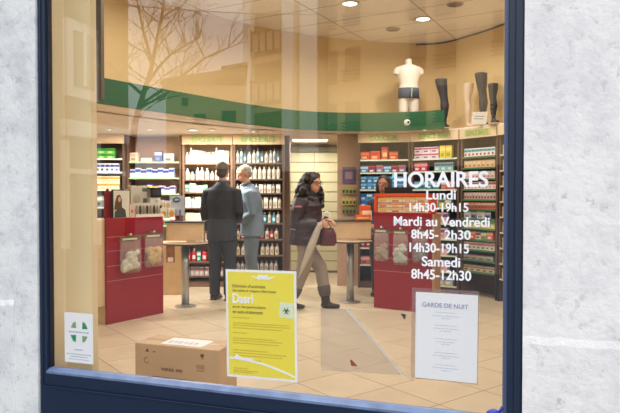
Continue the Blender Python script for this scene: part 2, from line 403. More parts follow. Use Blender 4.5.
# ------------------------------------------------------------------ lights of the room
LAMPM = emis('lamp_glow', (1, .97, .92), 6)
def downlight(x, y, z, power, rad=.09, label='', group='', size=.16, seen=True, cone=None):
    t = thing('ceiling_downlight', label, 'ceiling light', (x, y, z), 0, group)
    w = MB(); w.lathe([(rad, 0), (rad * 1.2, -.004), (rad * 1.25, -.012), (rad, -.016), (rad * .96, -.004)], seg=24); w.build('trim_ring', WHITE, t, smooth=True)
    w = MB(); w.lathe([(rad * .9, -.002), (rad * .92, -.008)], seg=24); w.build('diffuser', LAMPM, t)
    ld = bpy.data.lights.new('downlight_lamp', 'AREA'); ld.shape = 'DISK'; ld.size = size; ld.energy = power; ld.color = (1, .955, .86)
    if z > 3: ld.spread = 2.9
    if cone: ld.spread = cone
    lo = bpy.data.objects.new('downlight_lamp', ld); COL.objects.link(lo); lo.location = (x, y, z - .03)
    return t
CL = 'round downlights in the main ceiling'
a = onfloor(350, 3, CZ); b = onfloor(423, 18.5, CZ)
downlight(a.x, a.y, CZ, 15, label='round lit downlight at the top edge of the photo, nearest to the window', group=CL)
downlight(b.x, b.y, CZ, 15, label='round lit downlight in the ceiling above the torso mannequin', group=CL)
for x, y, pw in ((-2.2, 4.4, 9), (-.6, 4.0, 9), (1.2, 3.6, 9), (2.4, 3.6, 9), (-1.5, 6.0, 13), (-.2, 5.6, 13), (1.5, 5.3, 13), (2.2, 5.9, 20), (1.5, 6.9, 18), (-.7, 6.6, 13)):  # unseen grid; its brightest is an extra added to light the right shelves
    downlight(x, y, CZ, pw, label='round lit downlight in the main ceiling, out of view above the shop window', group=CL)
SL = 'small downlights in the low soffit'
a = onfloor(193, 129.5, SO)
downlight(a.x, a.y, SO, 27, .07, 'small lit downlight in the soffit above the first beauty shelves', SL, .12)
for x, y, p in ((-2.75, 8.3, 16), (-.8, 8.55, 9), (-2.2, 8.3, 12), (-1.35, 8.35, 26)):
    downlight(x, y, SO, p, .05, 'small downlight in the low soffit along the left wall shelves', SL, .12)
for x, y, p in ((.95, 8.62, 1.8), (1.6, 8.42, 1.8)):
    downlight(x, y, SO, p, .03, 'small downlight tucked under the soffit over the right shelves', SL, .1)
a = at(308, 142, 9.9)
t = thing('panel_light', 'flat bright ceiling panel light in front of the cream slatted door', 'ceiling light', (.0, 9.9, SO), 0)
w = MB(); w.box(-.3, .3, -.22, .22, -.012, 0); w.build('light_frame', WHITE, t)
w = MB(); w.box(-.28, .28, -.2, .2, -.016, -.012); w.build('diffuser', emis('panel_glow', (1, .95, .8), 4), t)
ld = bpy.data.lights.new('panel_lamp', 'AREA'); ld.size = .5; ld.energy = 25; ld.color = (1, .96, .82); lo = bpy.data.objects.new('panel_lamp', ld); COL.objects.link(lo); lo.location = (0, 9.9, SO - .04)
for (px, py, lb) in ((393, 29, 'small flat round ceiling speaker between the downlights'), (455, 4, 'small flat round ceiling speaker at the top right corner of the window')):
    c = onfloor(px, py, CZ); t = thing('ceiling_speaker', lb, 'speaker', (c.x, c.y, CZ), 0, 'ceiling speakers')
    w = MB(); w.lathe([(.1, 0), (.1, -.01), (.085, -.014)], seg=24); w.build('rim', mat('greige', srgb(180, 165, 150), .6), t)
    w = MB(); w.lathe([(.083, -.01), (.08, -.0155)], seg=24); w.build('grille', mat('grille_grey', srgb(130, 120, 110), .7), t)

# ------------------------------------------------------------------ things taped to the glass
def M_at(s, z, t): return MFAC @ Matrix.Translation((s, t, z))
def sheet(mb, w_, h_, th=.0012): mb.box(0, w_, 0, th, 0, h_); return mb
TB = .0095       # just behind the glass
def ppm(px, py): # metres per pixel at the glass
    a = fac(px - .5, py)[0]; b = fac(px + .5, py)[0]; c = fac(px, py + .5)[1]; d = fac(px, py - .5)[1]; return b - a, d - c
def card(name, label, cat, px0, px1, py0, py1, m, lean=0):
    s0, _ = fac(px0, (py0 + py1) / 2); s1, _ = fac(px1, (py0 + py1) / 2); pm = (px0 + px1) / 2
    z1 = fac(pm, py0)[1]; z0 = fac(pm, py1)[1]
    t = thing(name, label, cat, M=M_at(s0, z0, TB) @ Matrix.Rotation(lean, 4, 'Y'))
    sheet(MB(), s1 - s0, z1 - z0).build('sheet', m, t); return t, s1 - s0, z1 - z0
def bars(t, name, m, rows, x0, x1, y=-.0004):
    w = MB(); rnd = random.Random(3)
    for z, l, h in rows:
        x = x0 + (x1 - x0) * (.5 - l / 2); e = x0 + (x1 - x0) * (.5 + l / 2)
        while x < e:
            d = rnd.uniform(.004, .013); w.box(x, min(x + d, e), y, 0, z, z + h); x += d + .003
    return w.build(name, m, t)
def barsl(t, name, m, rows, y=-.0004):
    w = MB(); rnd = random.Random(5)
    for z, xs, xe, h in rows:
        x = xs
        while x < xe:
            d = rnd.uniform(.004, .013); w.box(x, min(x + d, xe), y, 0, z, z + h); x += d + .003
    return w.build(name, m, t)
# white logo card
t, W_, H_ = card('logo_card', 'white card with four green leaf quarters taped low on the left of the window', 'card', 63, 91.5, 313.5, 363.5, PAPER)
def leaf(cx, cz, ax, az):   # quarter leaf
    pts = []
    r = W_ * .23
    for k in range(9):
        a = PI / 2 * k / 8; pts.append((cx + ax * (r - r * math.cos(a)) , cz + az * r * math.sin(a)))
    pts.append((cx + ax * r, cz)); return pts
G1 = mat('logo_green', srgb(20, 150, 100), .7); G2 = mat('logo_sage', srgb(130, 175, 125), .7)
cx, cz = W_ * .52, H_ * .62
for (ax, az, m_) in ((-1, 1, G2), (1, 1, G1), (-1, -1, G1), (1, -1, G2)):
    w = MB(); r = W_ * .2; g = W_ * .105
    if ax * az < 0: # blade leaning outward
        P = [(g, g), (g + r * .1, g + r), (g + r * .55, g + r * .75), (g + r * .95, g + .05 * r)]
    else: P = [(g, g * .9), (g + r * .1, g + r), (g + r * .55, g + r * .8), (g + r, g)]
    w.vprism([(cx + ax * x, cz + az * z) for x, z in P], -.0008, 0); w.build('logo_leaf', m_, t)
bars(t, 'text_lettering', mat('pale_print', srgb(170, 190, 205), .8), [(H_ * .25, .3, .005), (H_ * .16, .85, .004), (H_ * .11, .6, .004), (H_ * .06, .7, .003), (cz - .004, .7, .006)], 0, W_)
# yellow poster
YEL = mat('yellow_print', srgb(255, 236, 72), .7, var=.03, vscale=3)
t, W_, H_ = card('yellow_poster', 'yellow information poster with white border and biohazard square taped to the glass', 'poster', 225.8, 296.6, 271, 380.5, PAPER, -.012)
w = MB(); w.box(.009, W_ - .009, -.0006, 0, .009, H_ - .009); w.build('yellow_field', YEL, t)
BR = mat('olive_print', srgb(110, 90, 20), .8)
text('headline', "Déchets d'activités", W_ * .47, .012, BR, t, W_ * .1, -.0006, H_ * .835)
text('headline', "de soins à risque infectieux", W_ * .62, .012, BR, t, W_ * .1, -.0006, H_ * .79)
text('title_lettering', "Dasri", W_ * .29, .035, PAPER, t, W_ * .1, -.0006, H_ * .69, fat=.03)
text('headline', "pour les particuliers", W_ * .47, .012, BR, t, W_ * .1, -.0006, H_ * .64)
text('headline', "en auto-traitement", W_ * .43, .012, BR, t, W_ * .1, -.0006, H_ * .595)
rows = [(H_ * z, W_ * .1, W_ * (.1 + l), .0035) for z, l in ((.55, .25), (.50, .78), (.48, .8), (.455, .7), (.41, .2), (.36, .6), (.34, .7), (.315, .65), (.25, .5), (.225, .75), (.2, .7), (.16, .4), (.08, .2), (.06, .35), (.045, .3))]
barsl(t, 'text_lettering', mat('olive_faint', srgb(214, 186, 40), .8), rows, -.0012)
w = MB(); w.vprism([(W_ * .76, H_ * .58), (W_ * .955, H_ * .57), (W_ * .955, H_ * .71), (W_ * .77, H_ * .715)], -.0012, 0); sq = w.build('hazard_square', mat('pale_mint', srgb(236, 246, 214), .7), t)
w = MB(); hx, hz = W_ * .86, H_ * .64
for k in range(3):
    a0 = PI / 2 + k * 2 * PI / 3; c = (hx + .0085 * math.cos(a0), hz + .0085 * math.sin(a0))
    pts = []
    for j in range(13):
        a = a0 - 2.2 + 4.4 * j / 12; 
        pts.append((c[0] - .0062 * math.cos(a), -.0016, c[1] - .0062 * math.sin(a)))
    w.tube(pts, .0015, 6)
w.tube([(hx + .0045 * math.cos(q * PI / 8), -.0016, hz + .0045 * math.sin(q * PI / 8)) for q in range(17)], .0011, 6)
w.build('hazard_symbol', mat('green_ink', srgb(30, 90, 50), .7), t)
w = MB(); n = 14
top = [(W_ * (.04 + .92 * i / n), H_ * (.175 - .13 * (i / n) ** 2 - .0)) for i in range(n + 1)]
w.vprism([(x, z + .004) for x, z in top] + [(x, z - .004) for x, z in top[::-1]], -.0014, 0); w.build('white_swoosh', PAPER, t)
w = MB(); w.vprism([(W_ * .1, H_ * .165), (W_ * .14, H_ * .215), (W_ * .22, H_ * .185), (W_ * .38, H_ * .185), (W_ * .38, H_ * .165)], -.0016, 0)
w.build('white_wave_emblem', PAPER, t)
w = MB(); w.vprism([(W_ * .37, H_ * .945), (W_ * .47, H_ * .915), (W_ * .62, H_ * .915), (W_ * .72, H_ * .945), (W_ * .62, H_ * .935), (W_ * .6, H_ * .955), (W_ * .47, H_ * .955), (W_ * .45, H_ * .935)], -.0012, 0)
w.build('white_emblem', PAPER, t)
# garde de nuit notice in a clear sleeve
t, W_, H_ = card('night_duty_notice', 'white notice headed GARDE DE NUIT in a clear sleeve on the glass', 'notice', 414.6, 477, 293.8, 381, PAPER, .008)
text('headline', 'GARDE DE NUIT', W_ * .74, .0155, mat('slate_print', srgb(160, 166, 192), .8), t, W_ * .11, -.0002, H_ * .835, bold=.008)
PF = mat('faint_print', srgb(205, 208, 225), .8)
bars(t, 'text_lettering', PF, [(H_ * z, l, .0025) for z, l in ((.775, .35), (.735, .45), (.71, .15), (.625, .35), (.59, .4), (.56, .2), (.47, .35), (.435, .3), (.41, .15), (.31, .35), (.275, .42), (.25, .15), (.17, .35), (.135, .42), (.105, .15))], 0, W_)
w = MB(); w.box(-.014, W_ + .003, .0014, .002, -.004, H_ + .014); w.build('clear_sleeve', seethrough('clear_film', srgb(175, 150, 150), .3, .15), t)
# opening hours
VIN = mat('white_vinyl', srgb(245, 246, 252), .6)
t = thing('opening_hours_lettering', 'white vinyl opening hours headed HORAIRES stuck on the right of the window glass', 'lettering', M=MFAC)
def hours(s, x0, x1, y0, y1, bold=.022):
    a, _ = fac(x0, (y0 + y1) / 2); b, _ = fac(x1, (y0 + y1) / 2); pm = (x0 + x1) / 2
    z1 = fac(pm, y0)[1]; z0 = fac(pm, y1)[1]
    if isinstance(s, str): s = [(s, 0, 1)]
    return [text('text_line', q, (b - a) * (f1 - f0), z1 - z0, VIN, t, a + (b - a) * f0, -.0002, z0, bold=.004, depth=.0006, fat=bold) for q, f0, f1 in s]
hours('HORAIRES', 394.6, 487.8, 171.8, 187, .026)
hours('Lundi', 426.5, 455.6, 190.5, 199.4)
hours('14h30-19h15', 409.7, 468.2, 203, 211.6)
hours('Mardi au Vendredi', 394, 489.5, 216.9, 226.3)
hours([('8h45-', 0, .46), ('2h30', .57, 1)], 411.5, 470.5, 230, 239)
hours('14h30-19h15', 409.7, 468.7, 243.4, 252.6)
hours('Samedi', 422, 460, 257, 266.6)
hours('8h45-12h30', 411.5, 471, 270, 279.6)
s_, z_ = fac(393.5, 180)
w = MB(); mp = ppm(393, 175)[0]
w.vprism([(s_ - 2.2 * mp, z_ + 2 * mp), (s_ - .2 * mp, z_ + 8 * mp), (s_ + .8 * mp, z_ + 8 * mp), (s_ + 1.4 * mp, z_ + 3 * mp), (s_ + 2.6 * mp, z_ - 2 * mp), (s_ + 1.2 * mp, z_ - 1 * mp), (s_ + .2 * mp, z_ + 3 * mp), (s_ - 1.2 * mp, z_ + 1 * mp)], -.001, 0)
w.build('aqua_accent', mat('aqua_vinyl', srgb(120, 220, 215), .5), t)
# translucent angled sheet
t = thing('translucent_sign_back', 'pale see-through sheet with a diagonal white edge and small triangles on the glass', 'sticker', M=MFAC)
P2 = lambda x, y: fac(x, y)
w = MB(); w.vprism([P2(320, 309), P2(346, 309.5), P2(402, 376), P2(320, 371)], TB, TB + .001); w.build('grey_film', seethrough('grey_film', srgb(195, 178, 162), .27, .4), t)
w = MB(); w.vprism([P2(346, 309.5), P2(413, 311), P2(413, 382), P2(402, 376)], TB, TB + .001); w.build('clear_film', seethrough('clear_film2', srgb(230, 205, 170), .16, .3), t)
w = MB(); w.vprism([P2(344, 309.2), P2(347.5, 309.5), P2(404, 376.5), P2(401.5, 376.5)], TB - .0005, TB + .0015); w.build('white_edge', seethrough('edge_white', srgb(240, 235, 225), .75, .4), t)
w = MB(); w.vprism([P2(349.5, 360.5), P2(351, 360.5), P2(357, 367), P2(350.5, 366.5)], TB - .0005, TB + .0015); w.build('red_triangle', mat('dull_red', srgb(165, 70, 65), .6), t)
w = MB(); w.vprism([P2(400, 314), P2(405.5, 315), P2(404.5, 320.5)], TB - .0005, TB + .0015); w.build('black_triangle', mat('dull_black', srgb(40, 50, 48), .6), t)
# little blue clip on the sill
s_, z_ = fac(494, 410, -.012)
t = thing('blue_clip', 'small blue plastic clip lying on the lower right corner of the window sill', 'clip', M=MFAC @ Matrix.Translation((s_, -.02, zg - .004)))
w = MB(); w.lathe([(.02, 0), (.025, .006), (.024, .02), (.012, .028)], seg=14); w.build('clip_body', mat('cobalt', srgb(30, 55, 160), .4), t, smooth=True)
w = MB(); w.tube([(.01, 0, .016), (.022, 0, .03), (.026, 0, .042)], .005, 8); w.build('clip_lever', MATS['cobalt'], t, smooth=True)

# ------------------------------------------------------------------ cardboard box
KR = mat('kraft_card', srgb(214, 184, 148), .8, var=.05, vscale=8)
fl = at(135, 343.2, 4.2); frr = at(218.5, 351.3, 3.98); ztb = .35
dd = (frr - fl); dd.z = 0; Wb = dd.length; rz = math.atan2(dd.y, dd.x)
t = thing('cardboard_box', 'large brown cardboard parcel with white shipping label on the floor behind the window', 'box', (fl.x, fl.y, 0), rz)
D_ = .27; hb = (fl.z + frr.z) / 2
w = MB(); w.box(0, Wb, 0, D_, 0, hb); w.build('carton', KR, t, bevel=.003)
w = MB(); w.box(.004, Wb - .004, .003, D_ / 2 - .003, hb, hb + .003); w.build('flap', KR, t)
w = MB(); w.box(.004, Wb - .004, D_ / 2 + .003, D_ - .003, hb, hb + .003); w.build('flap', KR, t)
w = MB(); w.box(.004, Wb - .004, D_ / 2 - .022, D_ / 2 + .022, hb + .003, hb + .0036); w.build('packing_tape', mat('tape', srgb(180, 135, 90), .3), t)
w = MB(); w.box(.18, .5, .04, D_ - .05, hb + .0036, hb + .0045); lb = w.build('shipping_label', PAPER, t)
w = MB()
for q in range(6): w.box(.21 + .04 * q, .235 + .04 * q, .08 + .01 * (q % 2), .14, hb + .0045, hb + .0049)
w.build('label_print', PF, lb)
INK = mat('brown_ink', srgb(95, 70, 55), .8)
text('box_lettering', 'VERRE 490', .17, .022, INK, t, .21, -.0002, hb - .172, bold=.02)
barsl(t, 'box_print', mat('brown_ink2', srgb(120, 92, 70), .8), [(hb - .228, .14, .48, .013)], -.0006)
w = MB(); w.vprism([(.085, hb - .05), (.1, hb - .025), (.115, hb - .05)], -.0006, 0); w.build('arrow_mark', INK, t)
w = MB(); w.vprism([(.14, hb - .048), (.165, hb - .04), (.16, hb - .052)], -.0006, 0); w.build('glass_mark', INK, t)
w = MB()
w.tube([(.095 + .02 * math.cos(a * PI / 6), -.0004, hb - .11 + .02 * math.sin(a * PI / 6)) for a in range(2, 12)], .0022, 5); w.build('ring_mark', INK, t)
w = MB()
w.vprism([(.52, hb - .05), (.545, hb - .05), (.545, hb - .03), (.52, hb - .03)], -.0006, 0); w.vprism([(.524, hb - .066), (.529, hb - .066), (.529, hb - .05), (.524, hb - .05)], -.0006, 0); w.vprism([(.536, hb - .066), (.541, hb - .066), (.541, hb - .05), (.536, hb - .05)], -.0006, 0)
w.build('handling_symbols', INK, t)
barsl(t, 'stamp', mat('faded_ink', srgb(165, 130, 98), .8), [(hb - .13, .49, .55, .012), (hb - .115, .49, .55, .01), (hb - .148, .49, .55, .01)], -.0005)

# ------------------------------------------------------------------ products (one of each kind built here, copied later)
PM = {}
def bottle_mesh(body, cap, r=.03, h=.17):
    w = MB(); w.lathe([(r * .9, 0), (r, .006), (r, h * .68), (r * .7, h * .76), (r * .35, h * .8)], seg=10)
    w.cur = 1; w.lathe([(r * .42, h * .8), (r * .42, h * .97), (r * .36, h)], seg=8)
    w.cur = 2; w.poly([(-r * .6, -r * 1.01, h * .2), (r * .6, -r * 1.01, h * .2), (r * .6, -r * 1.01, h * .5), (-r * .6, -r * 1.01, h * .5)], [(0, 1, 2, 3)])
    return w
def pbox_mesh(wd, dp, h):
    w = MB(); w.box(-wd / 2, wd / 2, 0, dp, 0, h)
    w.cur = 1; w.poly([(-wd * .5, -.001, h * .58), (wd * .5, -.001, h * .58), (wd * .5, -.001, h * .86), (-wd * .5, -.001, h * .86)], [(0, 1, 2, 3)])
    w.cur = 2; w.poly([(-wd * .34, -.001, h * .16), (wd * .2, -.001, h * .16), (wd * .2, -.001, h * .42), (-wd * .34, -.001, h * .42)], [(0, 1, 2, 3)])
    return w
def tubs_mesh(r, h):
    w = MB(); w.lathe([(r, 0), (r, h * .78)], seg=14); w.cur = 1; w.lathe([(r * 1.04, h * .78), (r * 1.04, h)], seg=14)
    w.cur = 2; w.box(-r * .6, r * .6, -r * 1.02, 0, h * .25, h * .55); return w
def C(*rgb): return mat('print_%d_%d_%d' % rgb, srgb(*rgb), .5)
def prod(kind, cols, size):
    key = (kind, cols, size)
    if key in PM: return PM[key]
    ms = [C(*c) for c in cols]
    if kind == 'bottle': w = bottle_mesh(0, 0, size[0] / 2, size[2]); nm = 'bottle'
    elif kind == 'tub': w = tubs_mesh(size[0] / 2, size[2]); nm = 'product_tub'
    else: w = pbox_mesh(*size); nm = 'product_box'
    o = w.build(nm, ms, smooth=False); me = o.data; bpy.data.objects.remove(o); PM[key] = (me, nm); return PM[key]
def proj(p):
    d = p - CAM; y = d.y * cp - d.z * sp_; z = d.y * sp_ + d.z * cp
    return 310 + d.x / y * F, 206.5 - z / y * F
HID = [(108, 162, 222, 320), (226, 296, 272, 384), (416, 477, 296, 382), (375, 431, 200, 308), (52, 93, 0, 400), (164, 199, 223, 243), (332, 372, 222, 240), (506, 700, 0, 413), (208, 237, 184, 268), (292, 320, 185, 245), (242, 262, 190, 262)]
def hidden(p, r=2):
    x, y = proj(p)
    return any(a + r < x < b - r and c < y < d for a, b, c, d in HID)
CNT = {}
def put(kind, cols, size, p, rz, label, group, cat=None, jitter=.06):
    if hidden(p + V((0, 0, size[2] / 2))): return None
    me, nm = prod(kind, cols, size)
    o = bpy.data.objects.new(nm, me); COL.objects.link(o); o.location = p; o.rotation_euler = (0, 0, rz + random.uniform(-jitter, jitter))
    tag(o, label, cat or {'bottle': 'bottle', 'tub': 'tub'}.get(kind, 'product box'), group); CNT[nm] = CNT.get(nm, 0) + 1
    return o
ORD = ['top', 'second', 'third', 'fourth', 'fifth', 'sixth', 'seventh', 'eighth', 'ninth', 'tenth', 'eleventh']
class Unit:
    def __init__(s, P0, P1, depth, label, cat='shelving unit', header=True, htext=None, shelves=(), plinth=.09, back=SHELFB, side=DKWOOD, htop=SO - .004, hh=.15, shelfm=None, edge=None, name='shelving_unit', legs=False, header_m=WOODP, textw=.6, hback=True):
        P0 = V((P0[0], P0[1], 0)); P1 = V((P1[0], P1[1], 0)); s.u = (P1 - P0).normalized(); s.rz = math.atan2(s.u.y, s.u.x)
        s.v = V((-s.u.y, s.u.x, 0)); s.P0 = P0; s.W = (P1 - P0).length; s.D = depth; s.nm = label; s.sh = shelves
        t = s.t = thing(name, label, cat, P0, s.rz)
        W = s.W
        w = MB(); w.box(0, W, depth - .02, depth, 0, htop - (.0 if hback else hh)); w.build('back_panel', back, t)
        for x in (0, W - .03):
            w = MB(); w.box(x, x + .03, 0, depth - .02, 0, htop - .005); w.build('side_panel', side, t)
        if header:
            w = MB(); w.box(.0, W, -.03, 0, htop - hh, htop); hd = w.build('header_board', header_m, t)
            if htext:
                w = MB(); w.box(W * (.5 - textw / 2) - .03, W * (.5 + textw / 2) + .03, -.033, -.03, htop - hh * .82, htop - hh * .14); w.build('header_band', mat('header_band_green', srgb(204, 192, 140), .6), hd)
                text('header_lettering', htext, W * textw, hh * .56, mat('header_green', srgb(84, 168, 24), .5), hd, W * (.5 - textw / 2), -.0335, htop - hh * .77, bold=.01)
        if plinth and not legs:
            w = MB(); w.box(.03, W - .03, .02, depth - .02, 0, plinth); w.build('plinth', side, t)
        if legs:
            for x in (.0, W - .02):
                w = MB(); w.box(x, x + .02, -.02, .0, 0, .35); w.build('leg', BLACK, t)
        for z in shelves:
            w = MB(); w.box(.03, W - .03, .0, depth - .02, z - .02, z); sh = w.build('shelf', shelfm or side, t)
            w = MB(); w.box(.03, W - .03, -.008, 0, z - .02, z + .002); w.build('price_strip', edge or WOODP, sh)
    def P(s, x, y, z): return s.P0 + s.u * x + s.v * y + V((0, 0, z))
    def row(s, i, items, desc, gap=.006, x0=.035, x1=None, y=.03, where=None, stack=1, z=None, group=None):
        """items: list of (kind, cols, size) cycled across shelf i (0 = top)"""
        z = s.sh[i] if z is None else z; x1 = x1 or s.W - .035; x = x0; k = 0
        where = where or '%s shelf of the %s' % (ORD[i], s.short)
        while True:
            it = items[k % len(items)]; kind, cols, size = it[:3]; dsc = it[3] if len(it) > 3 else desc
            if x + size[0] > x1: break
            yy = y + (size[0] / 2 if kind != 'box' else 0)
            for q in range(stack):
                put(kind, cols, size, s.P(x + size[0] / 2, yy, z + q * size[2]), s.rz, '%s on the %s' % (dsc, where), '%s on the %s' % (dsc + 's', where), jitter=.03)
            x += size[0] + gap * random.uniform(.5, 1.6); k += 1
def B(c0, c1=None, c2=None, r=.06, h=.18): return ('bottle', (c0, c1 or c0, c2 or (200, 200, 190)), (r, r, h))
def X(c0, c1, c2, w=.09, h=.1, d=.08): return ('box', (c0, c1, c2), (w, d, h))
def T(c0, c1, c2, r=.1, h=.1): return ('tub', (c0, c1, c2), (r, r, h))
def gx(px, Y): return at(px, 195, Y).x
WH = (244, 240, 228); CR = (236, 224, 196)
# unit A
uA = Unit((gx(78, 8.9), 8.9), (gx(124.5, 8.95), 8.95), .4, 'beige topped shelving unit at the far left edge holding green boxes', shelves=[1.92, 1.72, 1.46, 1.2, .95, .7, .4], hh=.14, back=mat('dk_back', srgb(120, 84, 66), .7), edge=WHITE); uA.short = 'far left shelving unit'
uA.row(0, [X((90, 200, 70), (30, 120, 40), (210, 240, 150), .12, .075, .1)], 'lime green box', stack=2)
uA.row(1, [X(WH, (60, 80, 170), (60, 90, 190), .065, .13)], 'white and blue box')
uA.row(2, [X((245, 232, 205), (240, 170, 70), (250, 215, 160), .09, .1)], 'cream box with orange stripe', stack=2)
uA.row(3, [X((150, 165, 170), WH, (60, 80, 90), .1, .17)], 'grey box')
# unit B : niche with glass shelves
uB = Unit((gx(127, 9.1), 9.1), (gx(181.5, 9.1), 9.1), .35, 'wooden backed niche with glass shelves between two tall units', header=False, shelves=[1.88, 1.64, 1.40, 1.16, .92, .6, .3], shelfm=GLASSY, edge=mat('glass_edge', srgb(170, 225, 160), .3), back=mat('wood_back', srgb(196, 148, 112), .6, var=.06), side=mat('brown_side', srgb(110, 78, 62), .6)); uB.short = 'glass shelved niche'
uB.row(0, [X((226, 206, 176), (200, 180, 150), (180, 150, 120), .13, .14), X((228, 226, 214), (214, 200, 190), (200, 190, 180), .16, .06), X((70, 90, 150), (200, 210, 225), (120, 140, 190), .11, .17), X((206, 196, 188), WH, (130, 120, 110), .15, .13), X((90, 60, 50), (220, 190, 140), (160, 90, 60), .1, .2), X((86, 56, 46), (210, 180, 130), (150, 80, 60), .08, .2)], 'assorted skincare box', gap=.03)
uB.row(1, [X((205, 205, 225), (70, 80, 160), (240, 240, 240), .08, .13), X((200, 215, 232), (60, 90, 170), WH, .075, .15)], 'white and violet-blue box')
uB.row(2, [X((205, 200, 226), (90, 80, 160), WH, .08, .12), X((205, 205, 228), (90, 80, 160), WH, .08, .1), X((210, 205, 230), (90, 80, 150), WH, .08, .12), X((60, 50, 150), (235, 225, 90), (230, 120, 160), .08, .15), X((70, 50, 150), (240, 170, 60), (240, 110, 120), .09, .13)], 'violet box')
uB.row(3, [X((80, 90, 160), WH, (200, 210, 240), .09, .14)], 'blue box')
uB.row(4, [X((60, 170, 120), WH, (220, 60, 60), .09, .13), X((210, 40, 50), WH, (250, 200, 190), .07, .15)], 'green or red box')
uB.row(5, [B((206, 30, 44), (240, 240, 240), (250, 200, 200), .07, .19), X((40, 150, 140), WH, (200, 230, 220), .07, .13)], 'red bottle', gap=.012)
# unit C
BKC = mat('warm_back', srgb(206, 172, 142), .7)
uC = Unit((gx(182.5, 9.0), 9.0), (gx(232.6, 9.0), 9.0), .38, 'brightly lit shelving unit headed ESPACE BEAUTE left of the dark suited man', htext='ESPACE BEAUTE', shelves=[1.85, 1.61, 1.42, 1.19, .97, .68, .38, .17], back=BKC, hh=.15, edge=mat('brown_edge', srgb(120, 90, 66), .6), side=mat('mid_brown', srgb(130, 98, 74), .6)); uC.short = 'brightly lit beauty unit'
cb = [B(WH, r=.055, h=.17), B(WH, r=.05, h=.24), X(WH, CR, (225, 215, 200), .07, .2), X(WH, CR, (226, 216, 200), .07, .19), B((240, 232, 215), r=.05, h=.18), X(WH, WH, CR, .06, .16)]
uC.row(0, cb, 'white cosmetics pack'); uC.row(1, [B(WH, r=.06, h=.17), B(CR, r=.06, h=.12), B(WH, WH, (214, 200, 180), .06, .18), B(WH, r=.06, h=.18)], 'white pump bottle', gap=.014)
uC.row(2, [X((90, 150, 110), (220, 220, 190), WH, .06, .12), X(WH, CR, CR, .09, .14), X((245, 238, 220), WH, WH, .1, .1)], 'white carton')
uC.row(3, [X(WH, (230, 214, 190), CR, .08, .16), B(WH, r=.06, h=.17)], 'white cream pack'); uC.row(4, [X(WH, CR, CR, .12, .15), X(WH, (200, 220, 200), CR, .1, .14)], 'wide white carton')
uC.row(5, [B((225, 220, 215), (200, 190, 190), (180, 160, 160), .06, .17)], 'pale lotion bottle', gap=.012)
uC.row(6, [B((206, 30, 40), (60, 130, 60), WH, .075, .2), B((214, 40, 50), WH, WH, .07, .2), X((40, 160, 140), WH, WH, .06, .16), B((214, 44, 60), (200, 30, 40), WH, .075, .19)], 'red or green bath product', gap=.01)
uC.row(7, [X((214, 206, 214), (180, 120, 130), WH, .06, .13)], 'pale mauve carton', gap=.01)
# unit D
uD = Unit((gx(233.2, 9.0), 9.0), (gx(284.5, 9.0), 9.0), .38, 'darker shelving unit headed ESPACE BEAUTE beside the cream slatted door', htext='ESPACE BEAUTE', shelves=[1.86, 1.62, 1.41, 1.18, .96, .72, .48, .24], back=mat('brn_back', srgb(120, 96, 84), .7), edge=mat('brn_edge2', srgb(110, 84, 66), .6), textw=.66); uD.short = 'darker beauty unit'
for i, (ks, ds) in enumerate([
    ([B((205, 205, 200), (160, 170, 170), (150, 150, 150), .05, .19), B((190, 200, 205), (40, 90, 110), (90, 130, 140), .045, .22), B((60, 110, 130), (30, 70, 90), (200, 210, 210), .05, .18), B((205, 200, 190), (170, 160, 150), (160, 150, 140), .06, .17)], 'slim grey-blue bottle'),
    ([B((222, 216, 200), (200, 190, 170), (190, 176, 150), .055, .19)], 'cream pump bottle'),
    ([B((206, 198, 180), (190, 180, 160), (170, 150, 130), .05, .14), X((210, 200, 184), WH, (170, 150, 130), .06, .13)], 'short cream bottle'),
    ([X((214, 204, 186), WH, (180, 160, 140), .06, .17), B((210, 200, 180), (190, 180, 160), (170, 150, 130), .05, .17)], 'cream carton'),
    ([B((40, 150, 170), WH, (220, 230, 230), .06, .16), B((214, 206, 190), WH, (180, 160, 140), .055, .17)], 'teal or cream bottle'),
    ([B((206, 190, 160), (214, 200, 180), (150, 110, 80), .06, .16), B((160, 40, 50), (190, 60, 60), (220, 200, 190), .06, .15)], 'amber or red bottle'),
    ([B((216, 206, 186), (200, 190, 170), (180, 150, 110), .06, .17)], 'beige lotion bottle'),
    ([B((190, 186, 180), (170, 160, 150), (150, 130, 110), .06, .15)], 'grey lotion bottle')]):
    uD.row(i, ks, ds, gap=.012)
# unit E
eE = mat('white_edge_strip', srgb(214, 226, 206), .5)
uE = Unit((gx(358, 8.95), 8.95), (gx(410, 8.82), 8.82), .4, 'shelving unit of orange and blue boxes behind the red counter with orange display', htext='DOUCEUR', shelves=[1.90, 1.71, 1.46, 1.2, .93, .6, .35], back=mat('drk', srgb(60, 46, 42), .7), edge=eE, hh=.13, textw=.5, header_m=mat('hdr', srgb(226, 204, 166), .6)); uE.short = 'unit behind the red counter'
uE.row(0, [X((214, 70, 40), (235, 120, 60), (245, 190, 130), .13, .12), X((222, 80, 44), (200, 40, 40), (250, 190, 130), .14, .13), T((224, 110, 60), (190, 40, 40), (245, 200, 150), .11, .19)], 'orange box or tub', gap=.012)
uE.row(1, [X((70, 140, 190), (180, 210, 230), (220, 230, 240), .11, .1), X((190, 60, 70), (70, 60, 100), (240, 220, 220), .1, .1), X((120, 140, 170), (200, 60, 70), (220, 220, 230), .1, .11)], 'blue or red box', gap=.01)
uE.row(2, [X((40, 110, 170), (130, 190, 220), (210, 225, 235), .09, .1), X((50, 130, 190), (90, 160, 210), (200, 220, 240), .08, .1)], 'blue box', stack=2)
uE.row(3, [X((50, 120, 180), (30, 80, 150), (210, 225, 235), .09, .1), X((60, 140, 180), (220, 230, 235), (30, 90, 150), .08, .1)], 'dark blue box', stack=2)
uE.row(4, [X((214, 150, 60), (240, 210, 120), (190, 70, 50), .1, .12)], 'yellow box')
